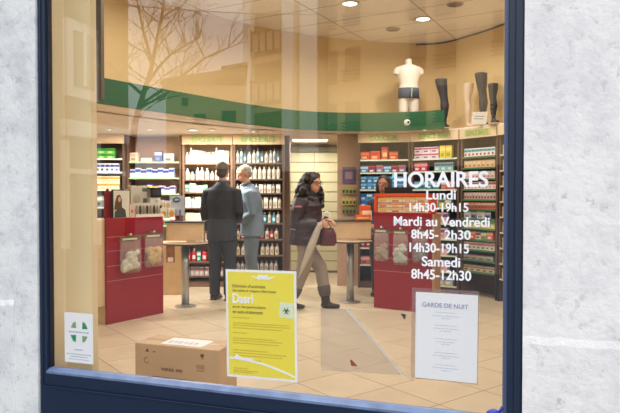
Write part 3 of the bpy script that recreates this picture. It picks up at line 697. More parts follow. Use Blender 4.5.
uE.row(5, [B((196, 24, 50), (225, 225, 225), (240, 190, 200), .07, .17)], 'crimson bottle', gap=.008)
uE.row(6, [X((206, 110, 120), (230, 190, 190), (160, 60, 70), .13, .12)], 'dusty pink box')
# unit F
uF = Unit((gx(411, 8.8), 8.8), (gx(459, 8.38), 8.38), .4, 'shelving unit of white, yellow and teal boxes behind the HORAIRES lettering', htext='ESPACE BEBE', shelves=[1.90, 1.72, 1.46, 1.2, .98, .76, .53, .3, .1], back=mat('drk2', srgb(70, 50, 44), .7), edge=eE, hh=.13, header_m=MATS['hdr']); uF.short = 'unit behind the opening hours'
uF.row(0, [X((222, 216, 226), (190, 60, 90), (130, 80, 130), .12, .085), X((222, 216, 226), (190, 60, 90), (130, 80, 130), .12, .085)], 'white box with pink band', x1=.42, stack=2)
uF.row(0, [X((226, 200, 50), (240, 225, 120), (150, 160, 60), .085, .18)], 'yellow box', x0=.43)
uF.row(1, [X((190, 50, 80), (220, 150, 160), (240, 220, 220), .1, .13)], 'crimson box', x1=.34)
uF.row(1, [X((150, 190, 195), (60, 110, 130), (220, 235, 235), .09, .12)], 'pale teal box', x0=.35)
uF.row(2, [X((50, 120, 160), (150, 190, 210), (220, 230, 235), .09, .12), X((80, 150, 150), (210, 225, 220), (40, 100, 120), .09, .12)], 'teal box', x1=.44)
uF.row(2, [X((200, 90, 90), (226, 206, 200), (190, 140, 130), .1, .12)], 'dull red box', x0=.45)
uF.row(3, [X((190, 176, 80), (60, 110, 80), (226, 220, 170), .09, .13), X((150, 160, 140), (210, 206, 190), (90, 100, 90), .09, .12)], 'olive box')
for i, q in enumerate([4, 5, 6, 7, 8]):
    uF.row(q, [X((222, 190, 184), (110, 70, 150), (214, 150, 150), .17, .15)] if i < 4 else [X((200, 190, 170), (60, 110, 180), WH, .12, .12)], 'pink and purple nappy pack' if i < 4 else 'cream and blue box', x0=.38)
# unit G
uG = Unit((gx(460.5, 8.36), 8.36), (gx(497.5, 7.86), 7.86), .36, 'angled shelving unit of small remedy boxes beside the right window edge', htext='ESPACE SANTE', shelves=[1.90, 1.75, 1.6, 1.46, 1.32, 1.19, 1.06, .93, .78, .64, .5, .34], back=mat('drk3', srgb(86, 56, 44), .7), edge=mat('green_tag', srgb(70, 120, 70), .5), hh=.13, legs=True, header_m=MATS['hdr']); uG.short = 'angled unit by the window'; ORD += ['lowest']
rows = [([X((236, 238, 238), (60, 150, 170), (210, 60, 50), .06, .115)], 'white and teal box'), ([X((232, 200, 156), (240, 218, 180), (200, 120, 80), .07, .1)], 'peach box'),
        ([X((232, 210, 208), (240, 230, 220), (200, 120, 110), .06, .1)], 'pale pink box'), ([X((240, 234, 228), (206, 90, 80), (210, 150, 140), .055, .1)], 'white box with red band'),
        ([X((206, 170, 160), (236, 228, 220), (110, 60, 60), .045, .1)], 'brown and white box'), ([X((200, 110, 90), (236, 206, 186), (120, 60, 60), .045, .095)], 'brick red box'),
        ([X((226, 226, 226), (240, 240, 240), (150, 150, 160), .12, .1), X((130, 140, 180), (210, 220, 236), (60, 70, 120), .1, .1)], 'grey or blue box'), ([X((220, 214, 130), (120, 180, 80), (240, 236, 190), .07, .11)], 'yellow-green box'),
        ([X((100, 180, 110), (236, 240, 226), (210, 60, 40), .09, .1), X((226, 90, 44), (240, 180, 130), (236, 230, 220), .1, .11), X((226, 220, 210), (190, 60, 70), (90, 150, 90), .09, .1)], 'green or orange box'),
        ([X((236, 228, 224), (220, 120, 130), (90, 160, 90), .07, .1)], 'white box with rose band'), ([X((170, 160, 150), (200, 190, 180), (100, 90, 86), .12, .06)], 'flat grey box'), ([X((210, 200, 176), (160, 130, 100), (120, 100, 76), .1, .08)], 'flat beige box')]
for i, (ks, ds) in enumerate(rows): uG.row(i, ks, ds, gap=.004)
# unit H, end of run
uH = Unit((gx(499, 7.82), 7.82), (gx(516, 7.45), 7.45), .34, 'narrow shelving unit of folded cream packs at the right edge of the window', shelves=[1.9, 1.7, 1.5, 1.3, 1.1, .9, .7, .5, .3], back=mat('pale_back', srgb(170, 140, 110), .7), edge=WOODP, hh=.13, legs=True, header_m=MATS['hdr']); uH.short = 'narrow unit at the right edge'
for i in range(9): uH.row(i, [X((214, 196, 166), (190, 166, 136), (226, 214, 190), .15, .13)], 'folded cream pack')

# wall-hung purple sign and hanging packs beside the cream door
t = thing('purple_sign', 'small purple wall sign right of the cream slatted door', 'sign', (gx(342.5, 9.14), 9.138, at(348, 183, 9.14).z))
w = MB(); w.box(0, gx(355.5, 9.14) - gx(342.5, 9.14), -.012, 0, 0, .24); w.build('sign_board', mat('plum', srgb(96, 78, 112), .6, var=.2, vscale=20), t)
w = MB(); w.box(.04, .15, -.014, -.012, .06, .17); w.build('sign_print', mat('plum2', srgb(150, 120, 130), .6), t)
for r_, (py, c) in enumerate(((190, (150, 160, 70)), (201, (190, 180, 90)), (210, (120, 130, 80)))):
    for k in range(4):
        p = at(343.5 + 3.6 * k, py, 9.14)
        t = thing('hanging_pack', 'small yellow-green pack hanging in the %s row below the purple sign' % ORD[r_], 'pack', (p.x, 9.13, p.z), 0, 'packs hung in the %s row below the purple sign' % ORD[r_])
        w = MB(); w.vprism([(-.02, -.06), (.02, -.06), (.022, .03), (0, .05), (-.022, .03)], -.02, 0); w.build('pouch', C(*c), t)
        w = MB(); w.box(-.014, .014, -.021, -.02, -.045, 0); w.build('pouch_label', C(50, 50, 40), t)

# ------------------------------------------------------------------ counters
def local_quad(px0, py0, px1, py1, z=0):
    a = onfloor(px0, py0, z); b = onfloor(px1, py1, z); return a, b
def counter(px0, py0, px1, py1, h, depth, label, flip=1, nm='red_counter'):
    a, b = local_quad(px0, py0, px1, py1); u = (b - a).normalized(); rz = math.atan2(u.y, u.x); W = (b - a).length
    t = thing('sales_counter', label, 'counter', (a.x, a.y, 0), rz)
    w = MB(); w.box(.01, W - .01, .03, depth, 0, h - .05); w.build('body', WOODP, t)
    w = MB()
    w.box(0, W, 0, .03, .0, h); w.build('front_panel', REDL, t, bevel=.002)
    for z in (.46, .62, .78, .93):
        w = MB(); w.box(0, W, -.002, .0, z - .004, z + .004); w.build('groove_rail', mat('rail_red', srgb(190, 110, 110), .3), t)
    w = MB(); w.box(-.01, W + .01, .03, depth + .02, h - .05, h - .015); w.build('worktop', WOODP, t, bevel=.003)
    M = Matrix.Translation((a.x, a.y, 0)) @ Matrix.Rotation(rz, 4, 'Z')
    return t, W, M, rz
cl, WL, ML, rzL = counter(107, 325, 163.5, 313, 1.13, .5, 'red fronted counter on the left with two bags of sponges hanging on it')
cr, WR, MR, rzR = counter(373.8, 307.5, 432, 314, 1.16, .3, 'red fronted counter on the right beneath the orange display')
w = MB(); w.box(WR, WR + .025, 0, .2, 0, 1.16); w.build('end_panel', mat('tan_post', srgb(178, 136, 100), .5), cr)
def hang_bag(M, rz, x, ztop, h, wd, cols, label, group, kind):
    p = M @ V((x, -.056, ztop))
    t = thing('hanging_bag', label, 'bag', p, rz, group)
    w = MB(); w.vprism([(-wd / 2, -.045), (wd / 2, -.045), (wd / 2, 0), (wd * .15, .0), (.012, .035), (-.012, .035), (-wd * .15, 0), (-wd / 2, 0)], -.004, .0); hd = w.build('header_card', mat('olive_card', srgb(96, 100, 74), .6), t)
    w = MB(); w.box(-wd * .38, wd * .3, -.005, -.004, -.034, -.014); w.build('card_print', mat('cardprint', srgb(214, 206, 180), .6), hd)
    w = MB()
    w.tube([(0, .05, .02), (0, -.01, .022), (0, -.02, .03)], .003, 6); w.ell((0, -.006, .026), (.012, .004, .012)); w.build('hook', WHITE, t, smooth=True)
    rnd = random.Random(int(x * 100))
    w = MB(); n = 14
    for i in range(n + 1):
        pass
    prof = [(wd * .46, .012, 0), (wd * .48, .03, -h * .25), (wd * .5, .045, -h * .6), (wd * .5, .045, -h * .85), (wd * .42, .02, -h)]
    w.tube([(0, 0, -.045 + z) for _, _, z in prof], [(a, b) for a, b, _ in prof], 20, ref=(0, 1, 0))
    w.map(lambda q: q + V((0, .004 * math.sin(q.z * 90 + q.x * 70), 0))); w.build('clear_bag', seethrough('cellophane', srgb(215, 210, 205), .2, .12), t, smooth=True)
    w = MB()
    for i in range(kind[1]):
        zz = -.045 - h * (.38 + .5 * rnd.random()); xx = (rnd.random() - .5) * wd * .62
        rr = kind[2] * rnd.uniform(.8, 1.2); w.ell((xx, (rnd.random() - .5) * .02, zz), (rr, rr * .7, rr * .9), (rnd.random(), rnd.random(), rnd.random()), 10, 7)
    w.build('sponges', mat('sponge_%d_%d_%d' % cols, srgb(*cols), .9, var=.15, vscale=40, bump=.01, bscale=60), t, remesh=.008, sm=3)
    return t
gb = 'clear bags hanging on the left red counter'
hang_bag(ML, rzL, .27, .925, .35, .29, (206, 204, 186), 'clear bag of white sponges hanging on the left red counter', gb, ('e', 34, .042))
hang_bag(ML, rzL, .6, .94, .33, .28, (206, 176, 120), 'clear bag of tan sponges hanging on the left red counter', gb, ('e', 30, .042))
gb = 'clear bags hanging on the right red counter'
hang_bag(MR, rzR, WR * .17, .97, .34, .2, (160, 140, 120), 'clear bag of brownish sponges, first of those hanging on the right red counter', gb, ('e', 24, .034))
hang_bag(MR, rzR, WR * .5, .96, .36, .2, (190, 196, 190), 'clear bag of pale grey sponges in the middle of the right red counter', gb, ('e', 24, .036))
hang_bag(MR, rzR, WR * .83, .97, .33, .2, (110, 110, 130), 'clear bag of dark grey sponges, behind the vinyl hours on the right counter', gb, ('e', 22, .034))

def console(px, Yc, z0, z1, pxw, label, rz=0):
    x = gx(px, Yc)
    t = thing('service_table', label, 'table', (x, Yc, 0), rz)
    w = MB(); w.lathe([(.13, 0), (.13, .008), (.05, .02), (.045, .03)], seg=24); w.build('base', STEEL, t, smooth=False)
    w = MB(); w.lathe([(.048, .02), (.048, z0 - .02)], seg=20); w.build('pole', STEEL, t, smooth=True)
    w = MB(); w.lathe([(.27, -.02), (.285, -.012), (.285, 0)], seg=36, z=z0, ex=1, ey=.8); w.build('tabletop', mat('dark_edge', srgb(46, 36, 30), .4), t)
    w = MB(); w.lathe([(.28, .0), (.278, .003)], seg=36, z=z0, ex=1, ey=.8); w.build('table_surface', WOODP, t)
    hw = pxw / F * Yc / 2
    w = MB(); w.box(-hw, hw, -.02, .05, z0 + .03, z1 - .015); w.build('screen_panel', WOODP, t)
    w = MB(); w.box(-hw - .015, hw + .015, -.04, .3, z1 - .015, z1); w.build('top_ledge', BLACK, t)
    return t
console(185, 7.45, .785, 1.05, 37, 'beige service table on a steel pole beside the left red counter')
console(350.5, 7.75, .79, 1.055, 41, 'beige service table on a steel pole behind the woman with the umbrella')
# low wooden cabinet with a picture behind left table
a = onfloor(163, 290); x0 = gx(157, 8.3); x1 = gx(181.5, 8.3)
t = thing('low_cabinet', 'low beige cabinet with a small poster standing behind the left table', 'cabinet', (x0, 8.3, 0))
w = MB(); w.box(0, x1 - x0, 0, .35, 0, .72); w.build('body', WOODP, t); 
w = MB(); w.box((166 - 157) / F * 8.3, (174.5 - 157) / F * 8.3, -.003, 0, .45, .68); pp = w.build('poster', mat('poster_brown', srgb(150, 100, 70), .6, var=.4, vscale=14), t)
w = MB(); w.box((167.5 - 157) / F * 8.3, (173 - 157) / F * 8.3, -.004, -.003, .46, .52); w.build('poster_caption', WHITE, pp)

# ------------------------------------------------------------------ goods on left counter
def onL(x, y, z): return ML @ V((x, y, z))
ZT = 1.118
def cam_x(px, y_local, M):   # local x on counter line y whose pixel is px
    lo, hi = -1.5, 2.5
    for _ in range(40):
        m_ = (lo + hi) / 2
        if proj(M @ V((m_, y_local, 1.2)))[0] < px: lo = m_
        else: hi = m_
    return lo
def pz(py, x, y, M):
    lo, hi = .5, 2.2
    for _ in range(40):
        m_ = (lo + hi) / 2
        if proj(M @ V((x, y, m_)))[1] > py: lo = m_
        else: hi = m_
    return lo
def stand(name, label, cat, px0, px1, pytop, y, M, rz, th, m, z0=ZT, extra=None, group=None, part='board'):
    x0 = cam_x(px0, y, M); x1 = cam_x(px1, y, M); zt = pz(pytop, (x0 + x1) / 2, y, M)
    t = thing(name, label, cat, M @ V((x0, y, z0)), rz, group); W = x1 - x0; Hh = zt - z0
    w = MB(); w.box(0, W, 0, th, 0, Hh); b = w.build(part, m, t, bevel=.002); return t, W, Hh, b
# side shelf continues to the left
w = MB(); w.box(-.12, .0, .03, .5, .2, ZT - .003); w.build('side_ledge', WOODP, cl)
t, W_, H_, b = stand('framed_portrait', 'framed picture of a woman with long brown hair standing on the left counter', 'picture', 112.5, 130.5, 189.5, .1, ML, rzL, .02, BLACK, part='frame')
w = MB(); w.box(.014, W_ - .014, -.002, 0, .012, H_ - .012); pc = w.build('photo_print', mat('print_pale', srgb(226, 224, 210), .5), t)
w = MB(); w.vprism([(.02, .015), (W_ * .75, .015), (W_ * .7, H_ * .3), (W_ * .45, H_ * .42), (W_ * .12, H_ * .25)], -.004, -.002)
w.build('dark_garment', mat('print_slate', srgb(60, 66, 66), .5), pc)
w = MB(); w.vprism([(W_ * .08, H_ * .3), (W_ * .5, H_ * .35), (W_ * .5, H_ * .65), (W_ * .4, H_ * .82), (W_ * .25, H_ * .8), (W_ * .14, H_ * .6)], -.006, -.002); w.build('brown_hair', mat('print_hair', srgb(96, 64, 40), .5), pc)
w = MB(); w.ell((W_ * .36, -.006, H_ * .66), (W_ * .08, .003, H_ * .09)); w.build('printed_face', mat('print_skin', srgb(214, 164, 130), .5), pc)
t, W_, H_, b = stand('red_post_stand', 'slim red card stand at the left end of the left counter', 'stand', 105.5, 111.5, 192, .16, ML, rzL, .03, REDL)
w = MB(); w.ell((W_ / 2, .015, H_ + .01), (.02, .015, .03)); w.build('stand_cap', REDL, t, smooth=True)
t, W_, H_, b = stand('white_dispenser', 'white panel display with a round dial at the back of the left counter', 'display', 131, 149.5, 186, .36, ML, rzL, .05, mat('offwhite', srgb(220, 216, 204), .5))
w = MB(); w.lathe([(.045, 0), (.05, .01), (.03, .014)], seg=20); w.map(lambda p: V((p.x, -p.z, p.y))); w.map(lambda p: p + V((W_ * .3, 0, H_ * .6))); w.build('dial', mat('dial', srgb(206, 190, 170), .4), t)
w = MB(); w.box(W_ * .6, W_ * .95, -.002, 0, H_ * .82, H_ * .93); w.box(W_ * .65, W_ * .9, -.002, 0, H_ * .45, H_ * .6); w.build('print', mat('olivegrey', srgb(110, 112, 96), .6), t)
t, W_, H_, b = stand('card_reader', 'black box shaped device on the left counter beside the dial display', 'device', 150.5, 160.5, 188.5, .3, ML, rzL, .08, WHITE, part='stand')
w = MB(); w.box(-.0, W_, -.02, .09, H_ * .68, H_ + .01); w.build('housing', BLACK, t, bevel=.004)
w = MB(); w.box(W_ * .15, W_ * .85, -.022, -.02, H_ * .76, H_ * .95); w.build('screen', mat('scr', srgb(70, 70, 76), .2), t)
# tube display
t, W_, H_, b = stand('tube_display', 'white tiered display of slim dark tubes on the left counter', 'display', 133.5, 161, 203, .16, ML, rzL, .1, mat('offwhite', srgb(220, 216, 204), .5))
w = MB(); w.box(0, W_, -.05, 0, 0, H_ * .25); w.build('tray', WHITE, t)
for k in range(8):
    w = MB(); w.lathe([(.011, 0), (.012, .01), (.012, .09), (.007, .1)], cx=W_ * (k + .5) / 8, cy=-.025, z=H_ * .25, seg=10)
    p = w.build('display_tube', mat('tube_dk' if k % 2 else 'tube_lt', srgb(60, 62, 58) if k % 2 else srgb(170, 150, 120), .4), t, smooth=True)
t, W_, H_, b = stand('flower_box', 'small pale carton with pink flower print on the left counter', 'carton', 129.5, 134.5, 204, .09, ML, rzL, .05, mat('pale_pink', srgb(220, 196, 186), .6), part='carton')
w = MB(); w.ell((W_ / 2, -.001, H_ * .5), (.012, .001, .02)); w.build('flower_print', C(190, 80, 80), t)
t, W_, H_, b = stand('oval_logo_display', 'white display board with blue oval emblem at the right end of left counter', 'display', 171, 184.5, 196, .34, ML, rzL, .03, mat('iceblue', srgb(196, 204, 214), .5))
w = MB(); w.ell((W_ * .4, -.002, H_ * .8), (.062, .004, .034), seg=24); w.build('oval_emblem', mat('oval', srgb(40, 50, 90), .4), t)
w = MB(); w.ell((W_ * .4, -.006, H_ * .8), (.045, .002, .018), seg=20); w.build('oval_centre', mat('ovalw', srgb(170, 180, 200), .4), t)
for k in range(4):
    w = MB(); w.box(W_ * .1 + k * .035, W_ * .1 + k * .035 + .028, -.05, -.001, 0, .07 + .01 * (k % 2)); w.build('sample_packet', C(*[(150, 170, 200), (210, 190, 190), (120, 140, 180), (200, 210, 220)][k]), t)
for k, (px0, px1, pt) in enumerate(((160.5, 167, 208), (168, 175, 208), (158, 164, 200), (165, 171, 201), (151, 157, 205))):
    t, W_, H_, b = stand('cream_carton', ['white carton with orange dot at front right of left counter', 'white carton with orange dot, outermost on the left counter', 'taller pale carton behind the dotted ones, beside the tube display', 'taller pale carton behind the dotted ones, towards the oval emblem', 'pale carton half hidden behind the slim dark tubes'][k], 'carton', px0, px1, pt, .12 + .1 * (k > 1) + .05*(k==4), ML, rzL, .05, mat('offwhite2', srgb(226, 220, 206), .5), group='cartons on the left counter', part='carton')
    w = MB(); w.ell((W_ / 2, -.001, H_ * (.35 if k < 2 else .7)), (W_ * .35, .002, W_ * .33)); w.build('orange_dot', C(*((226, 150, 50) if k < 2 else (214, 180, 130))), t, smooth=True)

# ------------------------------------------------------------------ orange display on right counter
y = .04
x0 = cam_x(374, y, MR); x1 = cam_x(431, y, MR); zt = pz(193.5, .4, y, MR); ZR = 1.163
t = thing('orange_display_case', 'orange framed display case on top of the right red counter', 'display case', MR @ V((x0, y, ZR)), rzR)
OR = mat('orange_plastic', srgb(226, 84, 36), .4); W_ = x1 - x0; H_ = zt - ZR
for nm, bx in (('frame_post', (0, .035, 0, .2, 0, H_)), ('frame_post', (W_ - .035, W_, 0, .2, 0, H_)), ('top_rail', (0, W_, 0, .1, H_ - .035, H_)), ('back_board', (.035, W_ - .035, .18, .2, 0, H_ - .04))):
    w = MB(); w.box(*bx); w.build(nm, OR, t, bevel=.003)
w = MB(); w.box(0, W_, 0, .2, -.002, .006); w.build('tray', REDL, t)
nr = 3; hh = (H_ - .05) / nr
for r_ in range(nr):
    wd = (W_ - .075) / 4
    for k in range(4):
        p = MR @ V((x0 + .04 + wd * (k + .5), y + .02, ZR + .006 + hh * r_))
        put('box', ((236, 226, 200), [(240, 190, 60), (230, 120, 60), (240, 200, 90)][r_], (206, 60, 40) if (k + r_) % 2 else (240, 180, 70)), (wd * .97, .14, hh * .92), p, rzR,
            'cream and yellow packet in the %s layer of the orange display case' % ['bottom', 'middle', 'top'][r_], 'packets in the %s layer of the orange display case' % ['bottom', 'middle', 'top'][r_], jitter=.01) if False else None
        me, nm = prod('box', ((236, 226, 200), [(240, 190, 60), (230, 120, 60), (240, 200, 90)][r_], (206, 60, 40) if (k + r_) % 2 else (240, 180, 70)), (round(wd * .97, 4), .14, round(hh * .9, 4)))
        o = bpy.data.objects.new('product_packet', me); COL.objects.link(o); o.location = p; o.rotation_euler = (0, 0, rzR)
        tag(o, 'cream and yellow packet in the %s layer of the orange display case' % ['bottom', 'middle', 'top'][r_], 'packet', 'packets in the %s layer of the orange display case' % ['bottom', 'middle', 'top'][r_])
# orange pouches on the ledge of right table
for k, (px, py, c1, c2, lab) in enumerate(((362, 206, (226, 90, 30), (240, 150, 80), 'orange packet propped on the table left of the orange display, upper'), (364, 213, (240, 224, 190), (230, 120, 40), 'cream packet with red band on the table left of the orange display'), (359, 215, (226, 90, 60), (250, 210, 70), 'red and yellow packet lying at the table edge, lowest of its pile'))):
    p = at(px + 3, 221, 7.76 + .06 * (k == 0))
    t = thing('snack_packet', lab, 'packet', (p.x, p.y + .02, 1.056 + (.0, .0, 0)[k]), .1 * (k - 1), 'packets on the right table')
    h_ = [.19, .12, .07][k]; wd_ = [.15, .12, .2][k]
    w = MB(); w.box(-wd_ / 2, wd_ / 2, -.02 - .03 * k, .01 - .03 * k, 0, h_); w.build('packet_body', C(*c1), t, bevel=.006)
    w = MB(); w.box(-wd_ * .4, wd_ * .4, -.0215 - .03 * k, -.02 - .03 * k, h_ * .3, h_ * .62); w.build('packet_band', C(*c2), t)
# monitor behind
p = at(399.5, 193.5, 7.7)
t = thing('computer_monitor', 'black computer monitor behind the orange display, in front of the seller', 'monitor', (p.x, 7.78, 1.12), 0)
w = MB(); w.box(-.18, .18, 0, .04, .14, at(400, 187, 7.7).z - 1.12); w.build('screen', BLACK, t, bevel=.004)
w = MB(); w.box(-.03, .03, .005, .035, 0, .15); w.build('stand', BLACK, t); w = MB(); w.box(-.1, .1, -.04, .1, -.005, .005); w.build('foot', BLACK, t)

# ------------------------------------------------------------------ mannequins on the ledge
MAN = mat('mannequin_white', srgb(226, 216, 202), .45)
STK = mat('black_stocking', srgb(40, 40, 48), .6, var=.15, vscale=30)
def zpx(py, Y): return at(310, py, Y).z
Yt = 8.62; xt = gx(408.3, Yt); zb = SO + .262
t = thing('torso_mannequin', 'headless white torso mannequin wearing a navy belt on the ledge', 'mannequin', (xt, Yt, zb), .05)
w = MB()
hz = lambda py: zpx(py, Yt) - zb
prof = [(115, .075, .06), (108, .1, .07), (100, .145, .09), (96, .15, .095), (90, .14, .09), (85, .135, .085), (78, .155, .095), (72, .175, .1), (68, .17, .095), (65.5, .1, .07)]
w.tube([(0, 0, hz(a)) for a, _, _ in prof[2:]], [(b, c) for _, b, c in prof[2:]], 24, ref=(0, 1, 0))
for sx in (-1, 1):
    w.tube([(sx * .078, 0, 0.0), (sx * .078, 0, .09), (sx * .072, 0, .2), (sx * .066, 0, .3)], [(.066, .065), (.07, .07), (.072, .08), (.066, .08)], 16, ref=(0, 1, 0))
    w.tube([(sx * .12, 0, hz(69.5)), (sx * .17, 0, hz(71)), (sx * .19, 0, hz(75))], [.055, .05, .04], 14)
w.tube([(0, 0, hz(69)), (0, 0, hz(64)), (0, 0, hz(60))], [(.07, .06), (.05, .05), (.048, .048)], 16)
w.ell((0, 0, hz(59.8)), (.05, .05, .015))
w.build('torso', MAN, t, remesh=.012, sm=5)
w = MB(); w.tube([(0, 0, hz(99)), (0, 0, hz(94)), (0, 0, hz(88.5))], [(.154, .108), (.151, .106), (.146, .102)], 28, ref=(0, 1, 0)); w.build('belt', mat('belt_navy', srgb(52, 62, 88), .7), t, smooth=True)
w = MB(); w.tube([(.02, -.109, hz(98)), (.025, -.105, hz(89))], .007, 6); w.build('belt_seam', C(170, 190, 90), t)
def leg_man(px, Y, pytop, z0, lean, label, m, foot=True, s=1.0, dirx=1):
    x = gx(px, Y); t = thing('leg_mannequin', label, 'mannequin', (x, Y, z0), .0, 'leg mannequins on the ledge')
    hh = zpx(pytop, Y) - z0; k = hh / .75
    pts = [(0, 0, .07), (0, 0, .14), (.0, .0, .24), (.005, .0, .34), (0, 0, .42), (-.01 * dirx, 0, .5), (-.03 * dirx * lean, 0, .62), (-.05 * dirx * lean, 0, .75)]
    rad = [.033, .034, .05, .062, .054, .056, .072, .085]
    w = MB(); w.tube([(a, b, c * k) for a, b, c in pts], [r * s for r in rad], 18)
    w.ell((0, .01, .06 * k), (.036 * s, .042 * s, .05 * s)); w.tube([(0, .02, .045), (.02 * dirx, -.03, .035), (.035 * dirx, -.09, .022)], [(.034, .034), (.034, .024), (.03, .016)], 12)
    w.ell((0, .03, .03), (.03, .03, .03)); w.build('leg_form', m, t, remesh=.01, sm=3)
    w = MB(); w.ell((pts[-1][0], 0, hh), (.083 * s, .083 * s, .012)); w.build('top_cap', mat('cap_grey', srgb(90, 90, 100), .5) if m is STK else MAN, t, smooth=True)
    w = MB(); w.box(-.06, .06, -.1, .06, 0, .008); w.build('stand_plate', MAN, t); return t
leg_man(444, 8.42, 79.5, SO + .022, 1, 'black stockinged leg mannequin at the end of the green band', STK)
leg_man(467.5, 8.4, 84, SO + .022, -.2, 'pale bare leg mannequin standing between the black stockinged legs', mat('mann_pale', srgb(214, 188, 160), .6), s=.85)
leg_man(482.5, 8.12, 73.5, SO + .022, .6, 'tall black stockinged leg mannequin behind the white card', STK)
leg_man(493, 7.9, 84, SO + .022, .2, 'shorter black stockinged leg mannequin right of the white card', STK, s=.8)
p = at(479, 128.5, 7.98)
t = thing('tent_card', 'white printed card leaning on the ledge in front of the stockinged legs', 'card', (p.x, 7.98, SO + .021), .1)
W_ = .215; Hc = zpx(111.5, 7.98) - SO - .021
w = MB(); w.vprism([(-W_ / 2, 0), (W_ / 2 - .01, 0.01), (W_ / 2 + .01, Hc), (-W_ / 2 + .02, Hc - .01)], -.002, .002); w.build('card', WHITE, t)
barsl(t, 'print', mat('bluegrey', srgb(110, 120, 150), .7), [(Hc * .6, -.06, .07, .012), (Hc * .42, -.07, .06, .01)], -.003)
p = at(407.3, 122.8, 8.5)
t = thing('security_camera', 'round white camera dome with dark lens fixed to the green band', 'camera', (p.x, 8.5, p.z), 0)
w = MB(); w.ell((0, 0, 0), (.052, .05, .052), seg=24, rings=16); w.build('dome', WHITE, t, smooth=True)
w = MB(); w.ell((.006, -.04, .004), (.02, .016, .02)); w.build('lens', mat('lens', srgb(70, 56, 56), .2), t, smooth=True)

# ------------------------------------------------------------------ people
SKIN = mat('skin', srgb(216, 160, 128), .55, var=.05, vscale=20)
def head(w, c, yaw=0, pitch=0, s=1.0):
    """head facing local +y rotated by yaw"""
    R = Euler((pitch, 0, yaw)).to_matrix(); c = V(c); P = lambda x, y, z: c + R @ V((x * s, y * s, z * s))
    w.ell(P(0, -.01, .02), (.076 * s, .094 * s, .098 * s), (pitch, 0, yaw), 20, 14)
    w.ell(P(0, .03, -.045), (.058 * s, .062 * s, .07 * s), (pitch, 0, yaw), 18, 12)
    w.ell(P(0, .05, -.085), (.03 * s, .03 * s, .026 * s), (pitch, 0, yaw), 12, 8)
    w.tube([P(0, .08, .025), P(0, .1, -.008), P(0, .108, -.022)], [.009 * s, .012 * s, .015 * s], 8)
    w.ell(P(0, .092, -.055), (.024 * s, .012 * s, .01 * s), (pitch, 0, yaw), 10, 6)
    for k in (-1, 1):
        w.ell(P(k * .076, -.01, -.008), (.01 * s, .022 * s, .032 * s), (pitch, 0, yaw), 10, 8)
        w.ell(P(k * .036, .066, .038), (.028 * s, .014 * s, .01 * s), (pitch, 0, yaw), 10, 6)
    return P
def face_bits(t, P, dark, s=1.0):
    for k in (-1, 1):
        w = MB(); w.ell(P(k * .031, .081, .014), (.012 * s, .008 * s, .007 * s), seg=10, rings=8); e = w.build('eye', mat('eyewhite', srgb(225, 218, 210), .3), t, smooth=True)
        w = MB(); w.ell(P(k * .031, .0875, .014), (.006 * s, .004 * s, .006 * s), seg=10, rings=8); w.build('iris', mat('iris', srgb(40, 28, 22), .3), e, smooth=True)
        w = MB(); w.tube([P(k * .014, .088, .036), P(k * .032, .087, .042), P(k * .05, .076, .036)], .004 * s, 6); w.build('eyebrow', dark, t, smooth=True)
    w = MB(); w.ell(P(0, .1, -.054), (.022 * s, .007 * s, .006 * s)); w.build('lips', mat('lips', srgb(170, 84, 80), .5), t, smooth=True)
def hand(w, wrist, d, nrm, thumb_side, curl=.5, s=1.0):
    """palm from wrist along d; fingers curl towards nrm; thumb toward thumb_side"""
    wrist = V(wrist); d = V(d).normalized(); nrm = V(nrm); nrm = (nrm - d * nrm.dot(d)).normalized(); side = d.cross(nrm).normalized()
    if side.dot(V(thumb_side)) < 0: side = -side
    w.tube([wrist - d * .02, wrist + d * .02, wrist + d * .05, wrist + d * .085], [(.024 * s, .018 * s), (.034 * s, .016 * s), (.041 * s, .015 * s), (.038 * s, .012 * s)], 12, ref=nrm)
    for i, (o_, L) in enumerate(((.029, .068), (.0095, .076), (-.0105, .07), (-.03, .056))):
        p = wrist + d * .075 + side * o_ * s; pts = [p]; a = 0; dirv = d + side * o_ * 2
        for q, f in enumerate((.45, .3, .25)):
            a += curl * (0.6, 1.0, .8)[q]; dv = (dirv * math.cos(a) + nrm * math.sin(a)).normalized(); p = p + dv * L * f * s; pts.append(p)
        w.tube(pts, [.0095 * s, .009 * s, .008 * s, .0068 * s], 8)
    b = wrist + d * .022 + side * .026 * s
    w.tube([b, b + side * .022 + d * .025 + nrm * .008, b + side * .03 + d * .05 + nrm * .02, b + side * .027 + d * .068 + nrm * .034], [.013 * s, .012 * s, .01 * s, .008 * s], 8)

# ---- woman with umbrella
Yw = 7.32; xw = gx(306, Yw)
wo = thing('person', 'woman in dark quilted jacket with long curly hair and glasses, carrying a pale umbrella', 'person', (xw, Yw, 0), math.radians(-100))
JK = mat('aubergine_jacket', srgb(50, 36, 46), .5, var=.15, vscale=6, bump=.012, bscale=14)
TR = mat('taupe_trousers', srgb(150, 138, 126), .8, var=.08, vscale=8, bump=.01, bscale=20)
HA_ = mat('dark_hair', srgb(36, 24, 22), .5, var=.4, vscale=50, bump=.02, bscale=50)
hipz = .86
fa = V((.07, .27, .1)); ra = V((-.09, -.20, .1))   # front (right) / rear (left) ankles : x toward camera is +
fa = V((-.07, .235, .09)); ra = V((.09, -.17, .1))
def leg_pts(hx, an, kn): return [V((hx, 0, hipz)), V((hx, .02, hipz - .18)), kn, (kn + an) / 2 + V((0, -.02, .03)), an]
kf = V((-.085, .17, .48)); kr = V((.09, -.02, .47))
body = MB()
for hx, an, kn in ((-.085, fa, kf), (.085, ra, kr)):
    body.tube(leg_pts(hx, an, kn), [.08, .072, .05, .048, .035], 14)
    body.ell(an + V((0, .05, -.05)), (.035, .1, .03))
